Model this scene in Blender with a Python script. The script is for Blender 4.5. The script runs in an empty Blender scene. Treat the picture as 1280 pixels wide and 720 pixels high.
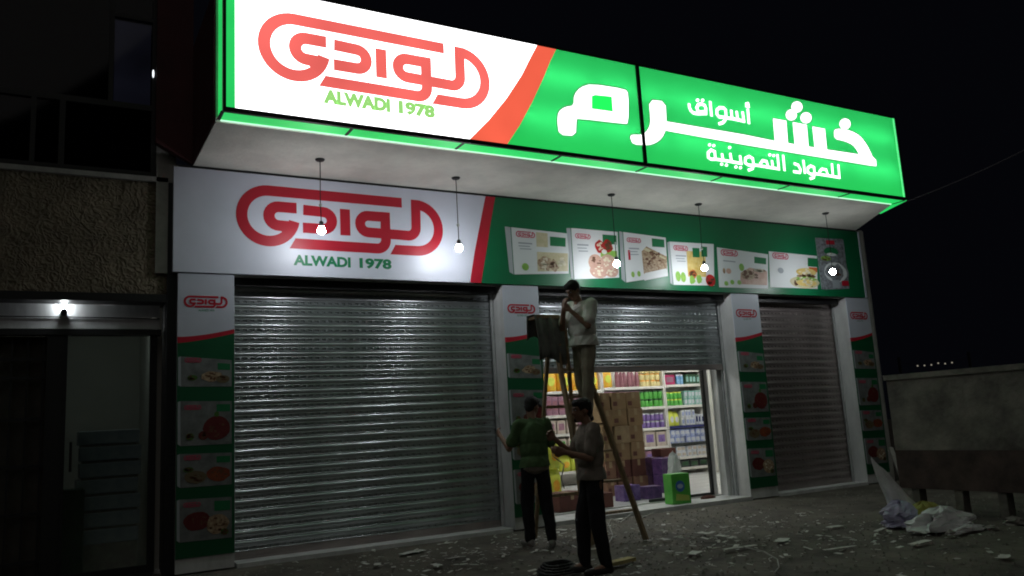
import bpy, bmesh, math, random
from mathutils import Vector, Matrix, noise
random.seed(7)
SC = bpy.context.scene
COL = SC.collection

# ------------------------------------------------------------------ camera, world, light, exposure
CAM = Vector((0.0, -10.0, 1.43))
RIGHT = Vector((0.87214124, -0.48594312, -0.05682369))
DOWN = Vector((0.03060652, 0.17010577, -0.98495039))
FWD = Vector((0.4882959, 0.85727668, 0.16322928))
FPX = 1019.3
cam = bpy.data.cameras.new('camera')
camo = bpy.data.objects.new('camera', cam)
COL.objects.link(camo)
rot = Matrix((RIGHT, -DOWN, -FWD)).transposed()
camo.matrix_world = Matrix.Translation(CAM) @ rot.to_4x4()
cam.sensor_width = 36.0
cam.lens = FPX / 1280 * 36
cam.clip_start = 0.1
cam.clip_end = 400
SC.camera = camo

w = bpy.data.worlds.new('World')
SC.world = w
w.use_nodes = True
w.node_tree.nodes['Background'].inputs['Color'].default_value = (0.55, 0.6, 1.0, 1)
w.node_tree.nodes['Background'].inputs['Strength'].default_value = 0.0022
SC.view_settings.view_transform = 'Standard'
SC.view_settings.look = 'None'
SC.view_settings.exposure = 0.0
SC.view_settings.gamma = 1.0
SC.cycles.use_denoising = True
SC.cycles.max_bounces = 8
SC.cycles.filter_width = 1.9
SC.cycles.sample_clamp_indirect = 4.0
SC.cycles.caustics_reflective = False
SC.cycles.caustics_refractive = False

sun = bpy.data.lights.new('city_glow', 'SUN')     # faint night light of the street
sun.energy = 0.10; sun.angle = math.radians(55); sun.color = (1.0, 0.95, 0.88)
suno = bpy.data.objects.new('city_glow', sun); COL.objects.link(suno)
suno.rotation_euler = (math.radians(48), 0, math.radians(-22))

BULB_L = 185.0           # radiance of the hanging bulbs
SIGN_K = 1.0            # overall strength of the lit sign

# ------------------------------------------------------------------ helpers
def at(x, y, Y):
    """point of the photograph (1280x720) on the plane Y=const -> (X, Z)"""
    d = RIGHT * ((x - 640) / FPX) + DOWN * ((y - 360) / FPX) + FWD
    t = (Y - CAM.y) / d.y
    p = CAM + d * t
    return (p.x, p.z)

def on_ground(x, y, Z=0.0):
    d = RIGHT * ((x - 640) / FPX) + DOWN * ((y - 360) / FPX) + FWD
    t = (Z - CAM.z) / d.z
    p = CAM + d * t
    return (p.x, p.y)

ORG = {}
def empty(name, loc, label=None, cat=None, group=None):
    o = bpy.data.objects.new(name, None)
    COL.objects.link(o)
    o.location = loc
    o.empty_display_size = 0.1
    ORG[o.name] = Vector(loc)
    tag(o, label, cat, group)
    return o

def tag(o, label=None, cat=None, group=None, kind=None):
    if label: o['label'] = label
    if cat: o['category'] = cat
    if group: o['group'] = group
    if kind: o['kind'] = kind
    return o

class MB:
    def __init__(s):
        s.v = []; s.f = []
    def add(s, vs, fs):
        b = len(s.v)
        s.v += [tuple(p) for p in vs]
        s.f += [tuple(i + b for i in f) for f in fs]
        return s
    def box(s, x0, x1, y0, y1, z0, z1):
        vs = [(x, y, z) for z in (z0, z1) for y in (y0, y1) for x in (x0, x1)]
        return s.add(vs, [(0, 2, 3, 1), (4, 5, 7, 6), (0, 1, 5, 4), (2, 6, 7, 3), (0, 4, 6, 2), (1, 3, 7, 5)])
    def cbox(s, x0, x1, y0, y1, z0, z1, c=0.01):
        """box with chamfered vertical and top edges"""
        def ring(i, z):
            a, b, d, e = x0 + i, x1 - i, y0 + i, y1 - i
            return [(a + c, d, z), (b - c, d, z), (b, d + c, z), (b, e - c, z), (b - c, e, z), (a + c, e, z), (a, e - c, z), (a, d + c, z)]
        rings = [ring(c * .6, z0), ring(0, z0 + c), ring(0, z1 - c), ring(c * .6, z1)]
        vs = [p for r in rings for p in r]
        fs = []
        for k in range(3):
            for i in range(8):
                j = (i + 1) % 8
                fs.append((k * 8 + i, k * 8 + j, k * 8 + 8 + j, k * 8 + 8 + i))
        fs.append(tuple(range(7, -1, -1))); fs.append(tuple(range(24, 32)))
        return s.add(vs, fs)
    def hexa(s, a, b):
        """two quads a and b (4 points each) joined as a solid"""
        return s.add(list(a) + list(b), [(3, 2, 1, 0), (4, 5, 6, 7), (0, 1, 5, 4), (1, 2, 6, 5), (2, 3, 7, 6), (3, 0, 4, 7)])
    def prism_xz(s, poly, y0, y1):
        """y0 is the front (nearer the street)"""
        n = len(poly)
        vs = [(x, y0, z) for x, z in poly] + [(x, y1, z) for x, z in poly]
        fs = [tuple(range(n)), tuple(range(2 * n - 1, n - 1, -1))]
        for i in range(n):
            j = (i + 1) % n
            fs.append((i, n + i, n + j, j))
        return s.add(vs, fs)
    def prism_xy(s, poly, z0, z1):
        n = len(poly)
        vs = [(x, y, z0) for x, y in poly] + [(x, y, z1) for x, y in poly]
        fs = [tuple(range(n - 1, -1, -1)), tuple(range(n, 2 * n))]
        for i in range(n):
            j = (i + 1) % n
            fs.append((i, j, n + j, n + i))
        return s.add(vs, fs)
    def tube(s, p, q, r0, r1=None, n=8, cap=True):
        r1 = r0 if r1 is None else r1
        p = Vector(p); q = Vector(q)
        d = (q - p).normalized()
        u = d.orthogonal().normalized(); v = d.cross(u)
        vs = []
        for c, r in ((p, r0), (q, r1)):
            for i in range(n):
                a = 2 * math.pi * i / n
                vs.append(c + u * math.cos(a) * r + v * math.sin(a) * r)
        fs = [(i, (i + 1) % n, n + (i + 1) % n, n + i) for i in range(n)]
        if cap: fs += [tuple(range(n - 1, -1, -1)), tuple(range(n, 2 * n))]
        return s.add(vs, fs)
    def path(s, pts, r, n=6):
        for a, b in zip(pts, pts[1:]): s.tube(a, b, r, n=n)
        return s
    def bar(s, p, q, w, h, up=(0, 0, 1)):
        p = Vector(p); q = Vector(q); d = (q - p).normalized()
        u = d.cross(Vector(up)).normalized(); v = u.cross(d)
        a = [p + u * sx * w / 2 + v * sy * h / 2 for sx, sy in ((-1, -1), (1, -1), (1, 1), (-1, 1))]
        b = [k + (q - p) for k in a]
        return s.hexa(a, b)
    def lathe(s, c, prof, n=16):
        c = Vector(c); vs = []; fs = []
        for r, z in prof:
            for i in range(n):
                a = 2 * math.pi * i / n
                vs.append((c.x + r * math.cos(a), c.y + r * math.sin(a), c.z + z))
        m = len(prof)
        for k in range(m - 1):
            for i in range(n):
                j = (i + 1) % n
                fs.append((k * n + i, k * n + j, (k + 1) * n + j, (k + 1) * n + i))
        fs.append(tuple(range(n - 1, -1, -1))); fs.append(tuple((m - 1) * n + i for i in range(n)))
        return s.add(vs, fs)
    def stroke(s, pts, wd, y, closed=False, th=0.002):
        """flat ribbon of constant width along pts (x, z), front face at depth y"""
        P = []
        for p in pts:
            p = Vector((p[0], p[1]))
            if not P or (p - P[-1]).length > 1e-4: P.append(p)
        n = len(P)
        L = []; R = []
        for i in range(n):
            a = P[(i - 1) % n] if (closed or i > 0) else None
            b = P[(i + 1) % n] if (closed or i < n - 1) else None
            d1 = (P[i] - a).normalized() if a is not None else None
            d2 = (b - P[i]).normalized() if b is not None else None
            if d1 is None: d1 = d2
            if d2 is None: d2 = d1
            n1 = Vector((-d1.y, d1.x)); n2 = Vector((-d2.y, d2.x))
            m = (n1 + n2)
            m = m.normalized() if m.length > 1e-6 else n1
            k = min(1 / max(m.dot(n1), 0.3), 1.9)
            L.append(P[i] + m * wd / 2 * k); R.append(P[i] - m * wd / 2 * k)
        rng = range(n if closed else n - 1)
        vs = []
        for i in range(n):
            for q, yy in ((L[i], y), (R[i], y), (L[i], y + th), (R[i], y + th)): vs.append((q.x, yy, q.y))
        fs = []
        for i in rng:
            j = (i + 1) % n
            fs += [(i * 4, i * 4 + 1, j * 4 + 1, j * 4), (i * 4 + 1, i * 4 + 3, j * 4 + 3, j * 4 + 1), (i * 4 + 2, i * 4, j * 4, j * 4 + 2)]
        return s.add(vs, fs)
    def build(s, name, mat, parent=None, label=None, smooth=False, o0=None):
        me = bpy.data.meshes.new(name)
        o0 = ORG.get(parent.name, Vector((0, 0, 0))) if (parent is not None and o0 is None) else (o0 or Vector((0, 0, 0)))
        o0 = Vector(o0)
        me.from_pydata([tuple(Vector(p) - o0) for p in s.v], [], s.f)
        me.validate()
        if mat: me.materials.append(mat)
        if smooth:
            for p in me.polygons: p.use_smooth = True
        o = bpy.data.objects.new(name, me)
        COL.objects.link(o)
        ORG[o.name] = Vector(o0)
        if parent is not None:
            o.parent = parent
        if label: o['label'] = label
        return o

def clone(o, parent=None, loc=None):
    c = o.copy(); COL.objects.link(c)
    if parent is not None: c.parent = parent
    if loc is not None: c.location = loc
    for ch in list(o.children): clone(ch, c)
    return c

def arc(cx, cz, r, a0, a1, n=14):
    return [(cx + r * math.cos(math.radians(a0 + (a1 - a0) * i / n)), cz + r * math.sin(math.radians(a0 + (a1 - a0) * i / n))) for i in range(n + 1)]

def ell(cx, cz, rx, rz, n=18, wob=0.0):
    return [(cx + rx * math.cos(2 * math.pi * i / n) * (1 + wob * random.uniform(-1, 1)), cz + rz * math.sin(2 * math.pi * i / n) * (1 + wob * random.uniform(-1, 1))) for i in range(n)]

# ------------------------------------------------------------------ materials
def mat(name, col, rough=0.6, metal=0.0, var=0.0, vscale=8.0, bump=0.0, bscale=40.0, col2=None, emit=0.0, spec=None, stretch=None):
    m = bpy.data.materials.new(name)
    m.use_nodes = True
    nt = m.node_tree; N = nt.nodes; Lk = nt.links
    b = N['Principled BSDF']
    b.inputs['Base Color'].default_value = (*col, 1)
    b.inputs['Roughness'].default_value = rough
    b.inputs['Metallic'].default_value = metal
    if spec is not None: b.inputs['Specular IOR Level'].default_value = spec
    tc = N.new('ShaderNodeTexCoord'); src = tc.outputs['Object']
    if stretch:
        mp = N.new('ShaderNodeMapping'); mp.inputs['Scale'].default_value = stretch
        Lk.new(src, mp.inputs['Vector']); src = mp.outputs['Vector']
    if var > 0 or col2:
        nz = N.new('ShaderNodeTexNoise'); nz.inputs['Scale'].default_value = vscale; nz.inputs['Detail'].default_value = 6
        nz.inputs['Roughness'].default_value = 0.65
        Lk.new(src, nz.inputs['Vector'])
        rp = N.new('ShaderNodeValToRGB')
        c2 = col2 or tuple(c * (1 - var) for c in col)
        c1 = col if col2 else tuple(min(1, c * (1 + var * .5)) for c in col)
        rp.color_ramp.elements[0].position = 0.34; rp.color_ramp.elements[1].position = 0.66
        rp.color_ramp.elements[0].color = (*c2, 1); rp.color_ramp.elements[1].color = (*c1, 1)
        Lk.new(nz.outputs['Fac'], rp.inputs['Fac'])
        Lk.new(rp.outputs['Color'], b.inputs['Base Color'])
        mr = N.new('ShaderNodeMapRange'); mr.inputs['To Min'].default_value = max(0.02, rough - .1); mr.inputs['To Max'].default_value = min(1, rough + .1)
        Lk.new(nz.outputs['Fac'], mr.inputs['Value']); Lk.new(mr.outputs['Result'], b.inputs['Roughness'])
    if bump > 0:
        n2 = N.new('ShaderNodeTexNoise'); n2.inputs['Scale'].default_value = bscale; n2.inputs['Detail'].default_value = 5
        Lk.new(src, n2.inputs['Vector'])
        bp = N.new('ShaderNodeBump'); bp.inputs['Strength'].default_value = bump; bp.inputs['Distance'].default_value = 0.02
        Lk.new(n2.outputs['Fac'], bp.inputs['Height']); Lk.new(bp.outputs['Normal'], b.inputs['Normal'])
    if emit > 0:
        b.inputs['Emission Color'].default_value = (*col, 1)
        b.inputs['Emission Strength'].default_value = emit
    return m

def glow(name, col, strength, base=(0.6, 0.6, 0.6), var=0.0):
    m = bpy.data.materials.new(name); m.use_nodes = True
    nt = m.node_tree; b = nt.nodes['Principled BSDF']
    b.inputs['Base Color'].default_value = (*base, 1); b.inputs['Roughness'].default_value = 0.35
    b.inputs['Emission Color'].default_value = (*col, 1)
    b.inputs['Emission Strength'].default_value = strength
    if var > 0:   # unevenness of the tubes behind the acrylic
        tc = nt.nodes.new('ShaderNodeTexCoord'); nz = nt.nodes.new('ShaderNodeTexNoise'); nz.inputs['Scale'].default_value = 1.1
        nz.inputs['Detail'].default_value = 2
        mr = nt.nodes.new('ShaderNodeMapRange')
        mr.inputs['From Min'].default_value = .3; mr.inputs['From Max'].default_value = .7
        mr.inputs['To Min'].default_value = strength * (1 - var); mr.inputs['To Max'].default_value = strength * (1 + var)
        nt.links.new(tc.outputs['Object'], nz.inputs['Vector']); nt.links.new(nz.outputs['Fac'], mr.inputs['Value'])
        nt.links.new(mr.outputs['Result'], b.inputs['Emission Strength'])
    return m

def thin_glass(name, tint=(0.8, 0.85, 0.85), gloss=0.12):
    m = bpy.data.materials.new(name); m.use_nodes = True
    nt = m.node_tree; N = nt.nodes
    for n in list(N):
        if n.type != 'OUTPUT_MATERIAL': N.remove(n)
    out = [n for n in N if n.type == 'OUTPUT_MATERIAL'][0]
    tr = N.new('ShaderNodeBsdfTransparent'); tr.inputs['Color'].default_value = (*tint, 1)
    gl = N.new('ShaderNodeBsdfGlossy'); gl.inputs['Roughness'].default_value = 0.04
    mx = N.new('ShaderNodeMixShader'); mx.inputs['Fac'].default_value = gloss
    nt.links.new(tr.outputs[0], mx.inputs[1]); nt.links.new(gl.outputs[0], mx.inputs[2]); nt.links.new(mx.outputs[0], out.inputs['Surface'])
    return m

M = dict(
    ground=mat('ground_dirt', (0.17, 0.155, 0.125), 0.95, var=.5, vscale=1.6, bump=1.0, bscale=11, col2=(0.065, 0.058, 0.048)),
    gravel=mat('gravel_stone', (0.26, 0.25, 0.22), 0.95, var=.5, vscale=3),
    concrete=mat('grey_concrete', (0.30, 0.29, 0.26), 0.9, var=.3, vscale=3, bump=.4, bscale=30),
    soffit=mat('soffit_plaster', (0.78, 0.76, 0.69), 0.92, var=.2, vscale=1.2, bump=.25, bscale=22),
    wall=mat('wall_plaster', (0.42, 0.41, 0.39), 0.9, var=.3, vscale=2.5, bump=.3, bscale=25),
    pillar=mat('pillar_paint', (0.66, 0.66, 0.66), 0.75, var=.22, vscale=3, bump=.2, bscale=20, stretch=(1, 1, .35)),
    stucco=mat('rough_stucco', (0.22, 0.18, 0.13), 0.98, var=.35, vscale=3),
    maroon=mat('maroon_cladding', (0.10, 0.03, 0.035), 0.8, var=.3, vscale=2),
    black=mat('black_frame', (0.012, 0.012, 0.013), 0.5),
    darkmetal=mat('dark_metal', (0.03, 0.03, 0.033), 0.5, metal=.5),
    metal=mat('galvanised_steel', (0.50, 0.53, 0.55), 0.31, metal=.80, var=.30, vscale=2.2, bump=.025, bscale=60, stretch=(.6, 1, 2.5)),
    metal_old=mat('dusty_steel', (0.46, 0.40, 0.39), 0.36, metal=.72, var=.3, vscale=2.2, bump=.04, bscale=50, stretch=(.6, 1, 2.5)),
    rail=mat('painted_rail', (0.48, 0.49, 0.50), 0.5, var=.2),
    ban_white=mat('banner_white_vinyl', (0.72, 0.74, 0.86), 0.42, var=.03, vscale=3),
    ban_green=mat('banner_green_vinyl', (0.005, 0.155, 0.06), 0.42, var=.06, vscale=2),
    ban_red=mat('banner_red_vinyl', (0.52, 0.013, 0.035), 0.42, var=.05, vscale=2),
    txt_green=mat('print_green', (0.01, 0.22, 0.09), 0.45),
    pil_white=mat('poster_white_vinyl', (0.60, 0.62, 0.72), 0.45, var=.04, vscale=3),
    pil_green=mat('poster_green_vinyl', (0.004, 0.10, 0.037), 0.45, var=.08, vscale=2),
    print_white=mat('print_carton_white', (0.72, 0.74, 0.76), 0.5),
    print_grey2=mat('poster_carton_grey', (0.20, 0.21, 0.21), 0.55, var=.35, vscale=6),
    p_red=mat('poster_red', (0.15, 0.022, 0.022), .5, col2=(.12, .01, .01), vscale=14), p_orange=mat('poster_orange', (0.30, 0.07, 0.02), .5, col2=(.2, .04, .02), vscale=14),
    p_tan=mat('poster_tan', (0.17, 0.13, 0.08), .5, col2=(.16, .12, .06), vscale=14), p_leaf=mat('poster_leaf', (0.07, 0.16, 0.03), .5),
    print_side=mat('print_carton_side', (0.42, 0.45, 0.48), 0.5),
    print_label=mat('print_label_green', (0.01, 0.17, 0.06), 0.5),
    print_grey=mat('print_small_text', (0.35, 0.38, 0.42), 0.5),
    print_rose=mat('print_logo_pink', (0.55, 0.08, 0.14), 0.5),
    f_dark=mat('food_brown', (0.20, 0.10, 0.05), 0.5, col2=(0.55, 0.42, 0.28), vscale=26),
    f_pink=mat('food_pink', (0.50, 0.28, 0.22), 0.5, col2=(0.62, 0.42, 0.34), vscale=10),
    f_red=mat('food_red', (0.55, 0.02, 0.02), 0.4, col2=(0.35, 0.01, 0.01), vscale=12),
    f_cream=mat('food_cream', (0.66, 0.58, 0.40), 0.5, col2=(0.55, 0.50, 0.30), vscale=14),
    f_gold=mat('food_gold', (0.62, 0.42, 0.10), 0.5, col2=(0.75, 0.60, 0.25), vscale=12),
    f_leaf=mat('food_green', (0.18, 0.42, 0.06), 0.5, col2=(0.30, 0.50, 0.10), vscale=20),
    f_orange=mat('food_orange', (0.60, 0.16, 0.04), 0.5, col2=(0.50, 0.10, 0.03), vscale=12),
    f_shade=mat('food_shade_brown', (0.14, 0.06, 0.03), .5), f_light=mat('food_light_cream', (0.72, 0.66, 0.52), .5),
    f_grey=mat('food_bowl_grey', (0.32, 0.34, 0.38), 0.5, col2=(0.10, 0.10, 0.11), vscale=22),
    wood=mat('ladder_wood', (0.40, 0.30, 0.18), 0.8, var=.45, vscale=6, stretch=(6, 6, .8)),
    wood_pale=mat('plank_wood', (0.55, 0.48, 0.22), 0.8, var=.3, vscale=6),
    card=mat('brown_cardboard', (0.34, 0.23, 0.13), 0.9, var=.15, vscale=4),
    card_dark=mat('dark_cardboard', (0.15, 0.06, 0.05), 0.9, var=.2, vscale=4),
    tape=mat('packing_tape', (0.40, 0.30, 0.17), 0.35),
    tile=mat('white_floor_tile', (0.80, 0.80, 0.79), 0.25, var=.06, vscale=2),
    intwall=mat('shop_wall_paint', (0.70, 0.68, 0.62), 0.9, var=.06, vscale=2),
    shelf=mat('shelf_white_metal', (0.72, 0.70, 0.66), 0.5, var=.05),
    skin=mat('skin', (0.30, 0.17, 0.11), 0.55, var=.12, vscale=20),
    hair=mat('black_hair', (0.010, 0.009, 0.009), 0.6, bump=.8, bscale=160),
    tee_green=mat('green_cotton', (0.10, 0.18, 0.075), 0.95, var=.2, vscale=9, bump=.4, bscale=18),
    tee_grey=mat('grey_cotton', (0.27, 0.24, 0.20), 0.95, var=.2, vscale=9, bump=.4, bscale=18),
    tee_pale=mat('pale_cotton', (0.82, 0.82, 0.76), 0.95, var=.15, vscale=9, bump=.4, bscale=18),
    khaki=mat('khaki_cotton', (0.36, 0.32, 0.24), 0.95, var=.2, vscale=8, bump=.4, bscale=16),
    denim=mat('black_trouser_cloth', (0.014, 0.014, 0.018), 0.95, var=.3, vscale=8, bump=.4, bscale=16),
    shoe=mat('shoe_leather', (0.02, 0.018, 0.016), 0.6),
    shoe_pale=mat('pale_shoe', (0.30, 0.29, 0.27), 0.7),
    plastic_white=mat('white_plastic_sheet', (0.80, 0.82, 0.82), 0.4, var=.15, vscale=6),
    plastic_yel=mat('yellow_plastic', (0.42, 0.42, 0.10), 0.5, var=.2, vscale=6),
    plastic_lil=mat('lilac_plastic', (0.42, 0.40, 0.56), 0.5, var=.2, vscale=6),
    paper=mat('scrap_paper', (0.70, 0.70, 0.65), 0.8, var=.2, vscale=9),
    cord=mat('black_cord', (0.015, 0.015, 0.015), 0.6),
    whitecord=mat('white_cord', (0.45, 0.45, 0.42), 0.6),
    redpaint=mat('red_wall_paint', (0.075, 0.050, 0.044), 0.9, var=.6, vscale=3, bump=.3, bscale=20),
    conc_wall=mat('patchy_concrete', (0.24, 0.225, 0.195), 0.95, col2=(0.07, 0.065, 0.058), vscale=1.7, bump=.5, bscale=18),
    glass=thin_glass('door_glass', (0.72, 0.78, 0.77), 0.08),
    winglass=thin_glass('window_glass', (0.35, 0.36, 0.42), 0.02),
    bulb=glow('bulb_glow', (0.93, 0.97, 1.0), BULB_L, (0.9, 0.9, 0.9)),
    lamp_dim=glow('porch_lamp_glow', (0.9, 0.97, 1.0), 110.0),
    tube=glow('shop_tube_glow', (0.96, 1.0, 0.98), 170.0),
    speck=glow('far_lamp_glow', (1.0, 0.9, 0.7), .22),
    s_white=glow('sign_white_lit', (1.0, 1.0, 1.02), 3.4 * SIGN_K, var=.04),
    s_green=glow('sign_green_lit', (0.035, 0.86, 0.17), 0.95 * SIGN_K, (.05, .5, .15), var=.16),
    s_under=glow('sign_green_rim_lit', (0.02, 0.62, 0.12), 0.95 * SIGN_K, (.03, .4, .1), var=.2),
    s_red=glow('sign_red_lit', (0.93, 0.13, 0.07), 0.95 * SIGN_K, (.6, .1, .1), var=.12),
    s_rose=glow('sign_logo_lit', (0.92, 0.15, 0.13), 1.0 * SIGN_K, (.6, .1, .1), var=.16),
    s_text=glow('sign_text_green_lit', (0.34, 0.72, 0.20), 1.0 * SIGN_K, (.1, .5, .1)),
    s_letter=glow('sign_letter_white_lit', (1.0, 0.95, 1.0), 2.2 * SIGN_K, var=.06),
    s_rim=glow('sign_right_rim_lit', (0.10, 0.95, 0.28), 1.0),
    s_edge=glow('sign_edge_light', (0.62, 1.0, 0.78), 1.1 * SIGN_K),
    s_dark=glow('letter_outline_green', (0.02, .50, .10), 0.8),  # green outline round the white letters
)
# metal-stone ridge relief for the stucco wall
def ridge_bump(m, scale, dist):
    nt = m.node_tree; N = nt.nodes; b = N['Principled BSDF']
    tc = N.new('ShaderNodeTexCoord'); mp = N.new('ShaderNodeMapping'); mp.inputs['Scale'].default_value = (1.6, 1, .8)
    vo = N.new('ShaderNodeTexVoronoi'); vo.inputs['Scale'].default_value = scale
    nz = N.new('ShaderNodeTexNoise'); nz.inputs['Scale'].default_value = 6
    ad = N.new('ShaderNodeVectorMath'); ad.operation = 'ADD'
    nt.links.new(tc.outputs['Object'], mp.inputs['Vector']); nt.links.new(mp.outputs['Vector'], ad.inputs[0])
    nt.links.new(tc.outputs['Object'], nz.inputs['Vector']); nt.links.new(nz.outputs['Color'], ad.inputs[1])
    nt.links.new(ad.outputs[0], vo.inputs['Vector'])
    bp = N.new('ShaderNodeBump'); bp.inputs['Strength'].default_value = 1.0; bp.inputs['Distance'].default_value = dist
    nt.links.new(vo.outputs['Distance'], bp.inputs['Height']); nt.links.new(bp.outputs['Normal'], b.inputs['Normal'])
ridge_bump(M['stucco'], 7, 0.03)

# ------------------------------------------------------------------ ground
def ground():
    vs = []; fs = []
    xs = [-60, -30, -12, -6] + [-3 + .25 * i for i in range(77)] + [22, 35, 60]
    ys = [-60, -30, -16] + [-10 + .25 * i for i in range(41)] + [.6, 3, 10, 25, 60]
    for y in ys:
        for x in xs:
            z = noise.noise(Vector((x * .6, y * .6, 0))) * .05 + noise.noise(Vector((x * 2.1, y * 2.1, 5))) * .022
            k = min(1, max(0, (-.25 - y) / 1.0))
            z = (z - 0.012) * k - .004
            if y > -.2: z = -.02
            vs.append((x, y, z))
    n = len(xs)
    for j in range(len(ys) - 1):
        for i in range(n - 1):
            fs.append((j * n + i, j * n + i + 1, (j + 1) * n + i + 1, (j + 1) * n + i))
    o = MB().add(vs, fs).build('ground', M['ground'], smooth=True)
    tag(o, kind='structure')
ground()

# gravel and crumbs strewn over the dirt
def rubble():
    g = MB()
    for k in range(5200):
        y = -6.5 + 6.3 * random.random(); x = -1 + 13 * random.random()
        s = random.choice((.006, .008, .010, .012, .016, .024)) * random.uniform(.7, 1.3)
        pts = []
        a0 = random.random() * 6
        for i in range(4):
            a = a0 + i * math.pi / 2 + random.uniform(-.4, .4)
            pts.append((x + s * math.cos(a), y + s * math.sin(a), 0.0 - .01))
        b = len(g.v); h = s * random.uniform(.2, .6)
        top = (x + random.uniform(-.3, .3) * s, y, h)
        g.add(pts + [top], [(0, 1, 4), (1, 2, 4), (2, 3, 4), (3, 0, 4)])
    o = g.build('gravel', M['gravel']); tag(o, 'grey gravel crumbs scattered over the dark dirt', 'gravel', kind='stuff')
rubble()

# ------------------------------------------------------------------ shop building
WALLZ = 4.69
PIL = [(1.24, 1.87), (5.54, 6.13), (9.93, 10.55), (12.80, 13.42)]
bld = empty('shop_building', (7.3, 0.35, 0), 'single storey shop building with grey pillars and deep concrete canopy', 'shop')
for x0, x1 in PIL:
    p = MB().box(x0, x1, 0.012, 0.60, 0.0, 3.372)
    p.build('pillar', M['pillar'], bld)
m = MB(); m.box(1.0, 13.42, 0.06, 0.60, 3.376, 4.70); m.build('upper_wall', M['wall'], bld)
m = MB(); m.box(13.42, 13.50, 0.0, 7.0, 0, 4.70); m.box(13.50, 13.56, 0.02, 0.5, 0, 4.69); m.build('end_wall', M['wall'], bld)
# canopy slab, skewed at its right end
m = MB(); m.prism_xy([(1.40, 0.06), (1.40, -1.53), (12.26, -1.53), (13.34, 0.02), (13.34, .06)], WALLZ, 4.86)
m.build('canopy_slab', M['soffit'], bld)
m = MB(); m.prism_xy([(1.46, -0.0), (1.46, -1.50), (12.22, -1.50), (13.28, 0.0)], 4.864, 5.9); m.build('parapet', M['wall'], bld)
# maroon cladding on the canopy's left end, with its slanted foot on the wall
m = MB(); m.box(1.385, 1.397, -1.50, -0.004, 4.70, 6.2); m.box(1.400, 1.455, -1.50, -.004, 4.868, 6.2)
m.prism_xz([(0.975, 4.92), (1.383, 4.70), (1.383, 9.0), (0.975, 9.0)], -0.05, 0.04)
m.build('end_cladding', M['maroon'], bld)
m = MB(); m.box(1.9, 5.50, 0.0, 0.6, -.05, 0.03); m.box(6.14, 9.92, -0.03, 0.6, -.05, 0.045); m.box(10.56, 12.79, 0.0, .6, -.05, .03)
m.build('door_sill', M['pillar'], bld)
m = MB(); m.box(1.02, 13.42, 0.62, 0.70, 4.3, 4.7); m.build('inner_beam', M['wall'], bld)

# wall to the left of the pillars and the soffit's rim stripe
m = MB(); m.prism_xy([(1.24, -0.012), (13.3, -0.012), (13.3, .05), (1.24, .05)], 4.66, 4.687); m.build('dark_batten', M['darkmetal'], bld)  # thin dark strip between the fascia top and the soffit

# ------------------------------------------------------------------ roller shutters
def slat_mesh(L):
    pitch = 0.090; H = 0.118
    prof = [(0.002, 0.000), (-.007, .001), (-.0095, .005), (-.007, .009), (-.001, .011), (-.0015, .018), (-.003, .021), (-.003, .040), (-.0015, .043), (-.002, .046), (-.0075, .049), (-.0075, .052), (-.002, .055), (-.007, .062), (-.0125, .073), (-.0145, .084), (-.0135, .095), (-.009, .106), (-.001, .114), (0.002, .118)]
    xs = [0.0]; flag = [False]
    x = 0.02
    while x + pitch < L:
        for dx, f in ((0.0, False), (.010, False), (.020, True), (.056, True), (.066, False)):
            xs.append(x + dx); flag.append(f)
        x += pitch
    xs.append(L); flag.append(False)
    vs = []; fs = []
    for i, xx in enumerate(xs):
        for k, (yy, zz) in enumerate(prof):
            d = 0.016 if (flag[i] and k in (6, 7)) else 0.0
            vs.append((xx, yy + d, zz))
    n = len(prof)
    for i in range(len(xs) - 1):
        for k in range(n - 1):
            fs.append((i * n + k, (i + 1) * n + k, (i + 1) * n + k + 1, i * n + k + 1))
    me = bpy.data.meshes.new('slat')
    me.from_pydata(vs, [], fs)
    for q, p in enumerate(me.polygons): p.use_smooth = (q % (n - 1)) not in (4, 5, 6, 7, 8)
    return me

def shutter(x0, x1, zbot, label, material, Y=0.33, ztop=3.36, tilt=1.2):
    root = empty('roller_shutter', (x0, Y, 0), label, 'shutter', 'roller shutters of the shop front')
    me = slat_mesh(x1 - x0 - .05); me.materials.append(material)
    z = zbot + .09; k = 0
    while z < ztop:
        o = bpy.data.objects.new('slat', me); COL.objects.link(o); o.parent = root
        o.location = (0.025, random.uniform(-.001, .001), z)
        o.rotation_euler = (math.radians(random.gauss(0, tilt)), 0, 0)
        z += .118; k += 1
    m = MB(); m.box(x0 + .025, x1 - .025, Y - .02, Y + .01, zbot, zbot + .088); m.box(x0 + .025, x1 - .025, Y - .035, Y + .012, zbot, zbot + .02)
    m.build('bottom_bar', M['metal_old'], root)
    for s in (0, 1):
        m = MB(); xa = x0 if s == 0 else x1 - .05
        m.box(xa + .002, xa + .048, Y - .045, Y - .028, 0.03, 3.37); m.box(xa + .002, xa + .048, Y + .02, Y + .04, 0.03, 3.37)
        m.box(xa + (.002 if s == 0 else .04), xa + (.010 if s == 0 else .048), Y - .03, Y + .02, 0.03, 3.37)
        m.build('guide_rail', M['rail'], root)
    m = MB(); m.box(x0 + .01, x1 - .01, Y - .17, Y - .15, 3.27, 3.374); m.build('housing_lip', M['black'], root)
    return root
shutter(1.88, 5.53, .03, 'wide closed steel roller shutter under the white part of the fascia', M['metal'])
shutter(6.14, 9.92, 2.12, 'half raised steel roller shutter above the lit shop entrance', M['metal'])
shutter(10.56, 12.79, .03, 'narrow closed roller shutter right of the lit entrance', M['metal_old'], tilt=.8)

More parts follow.
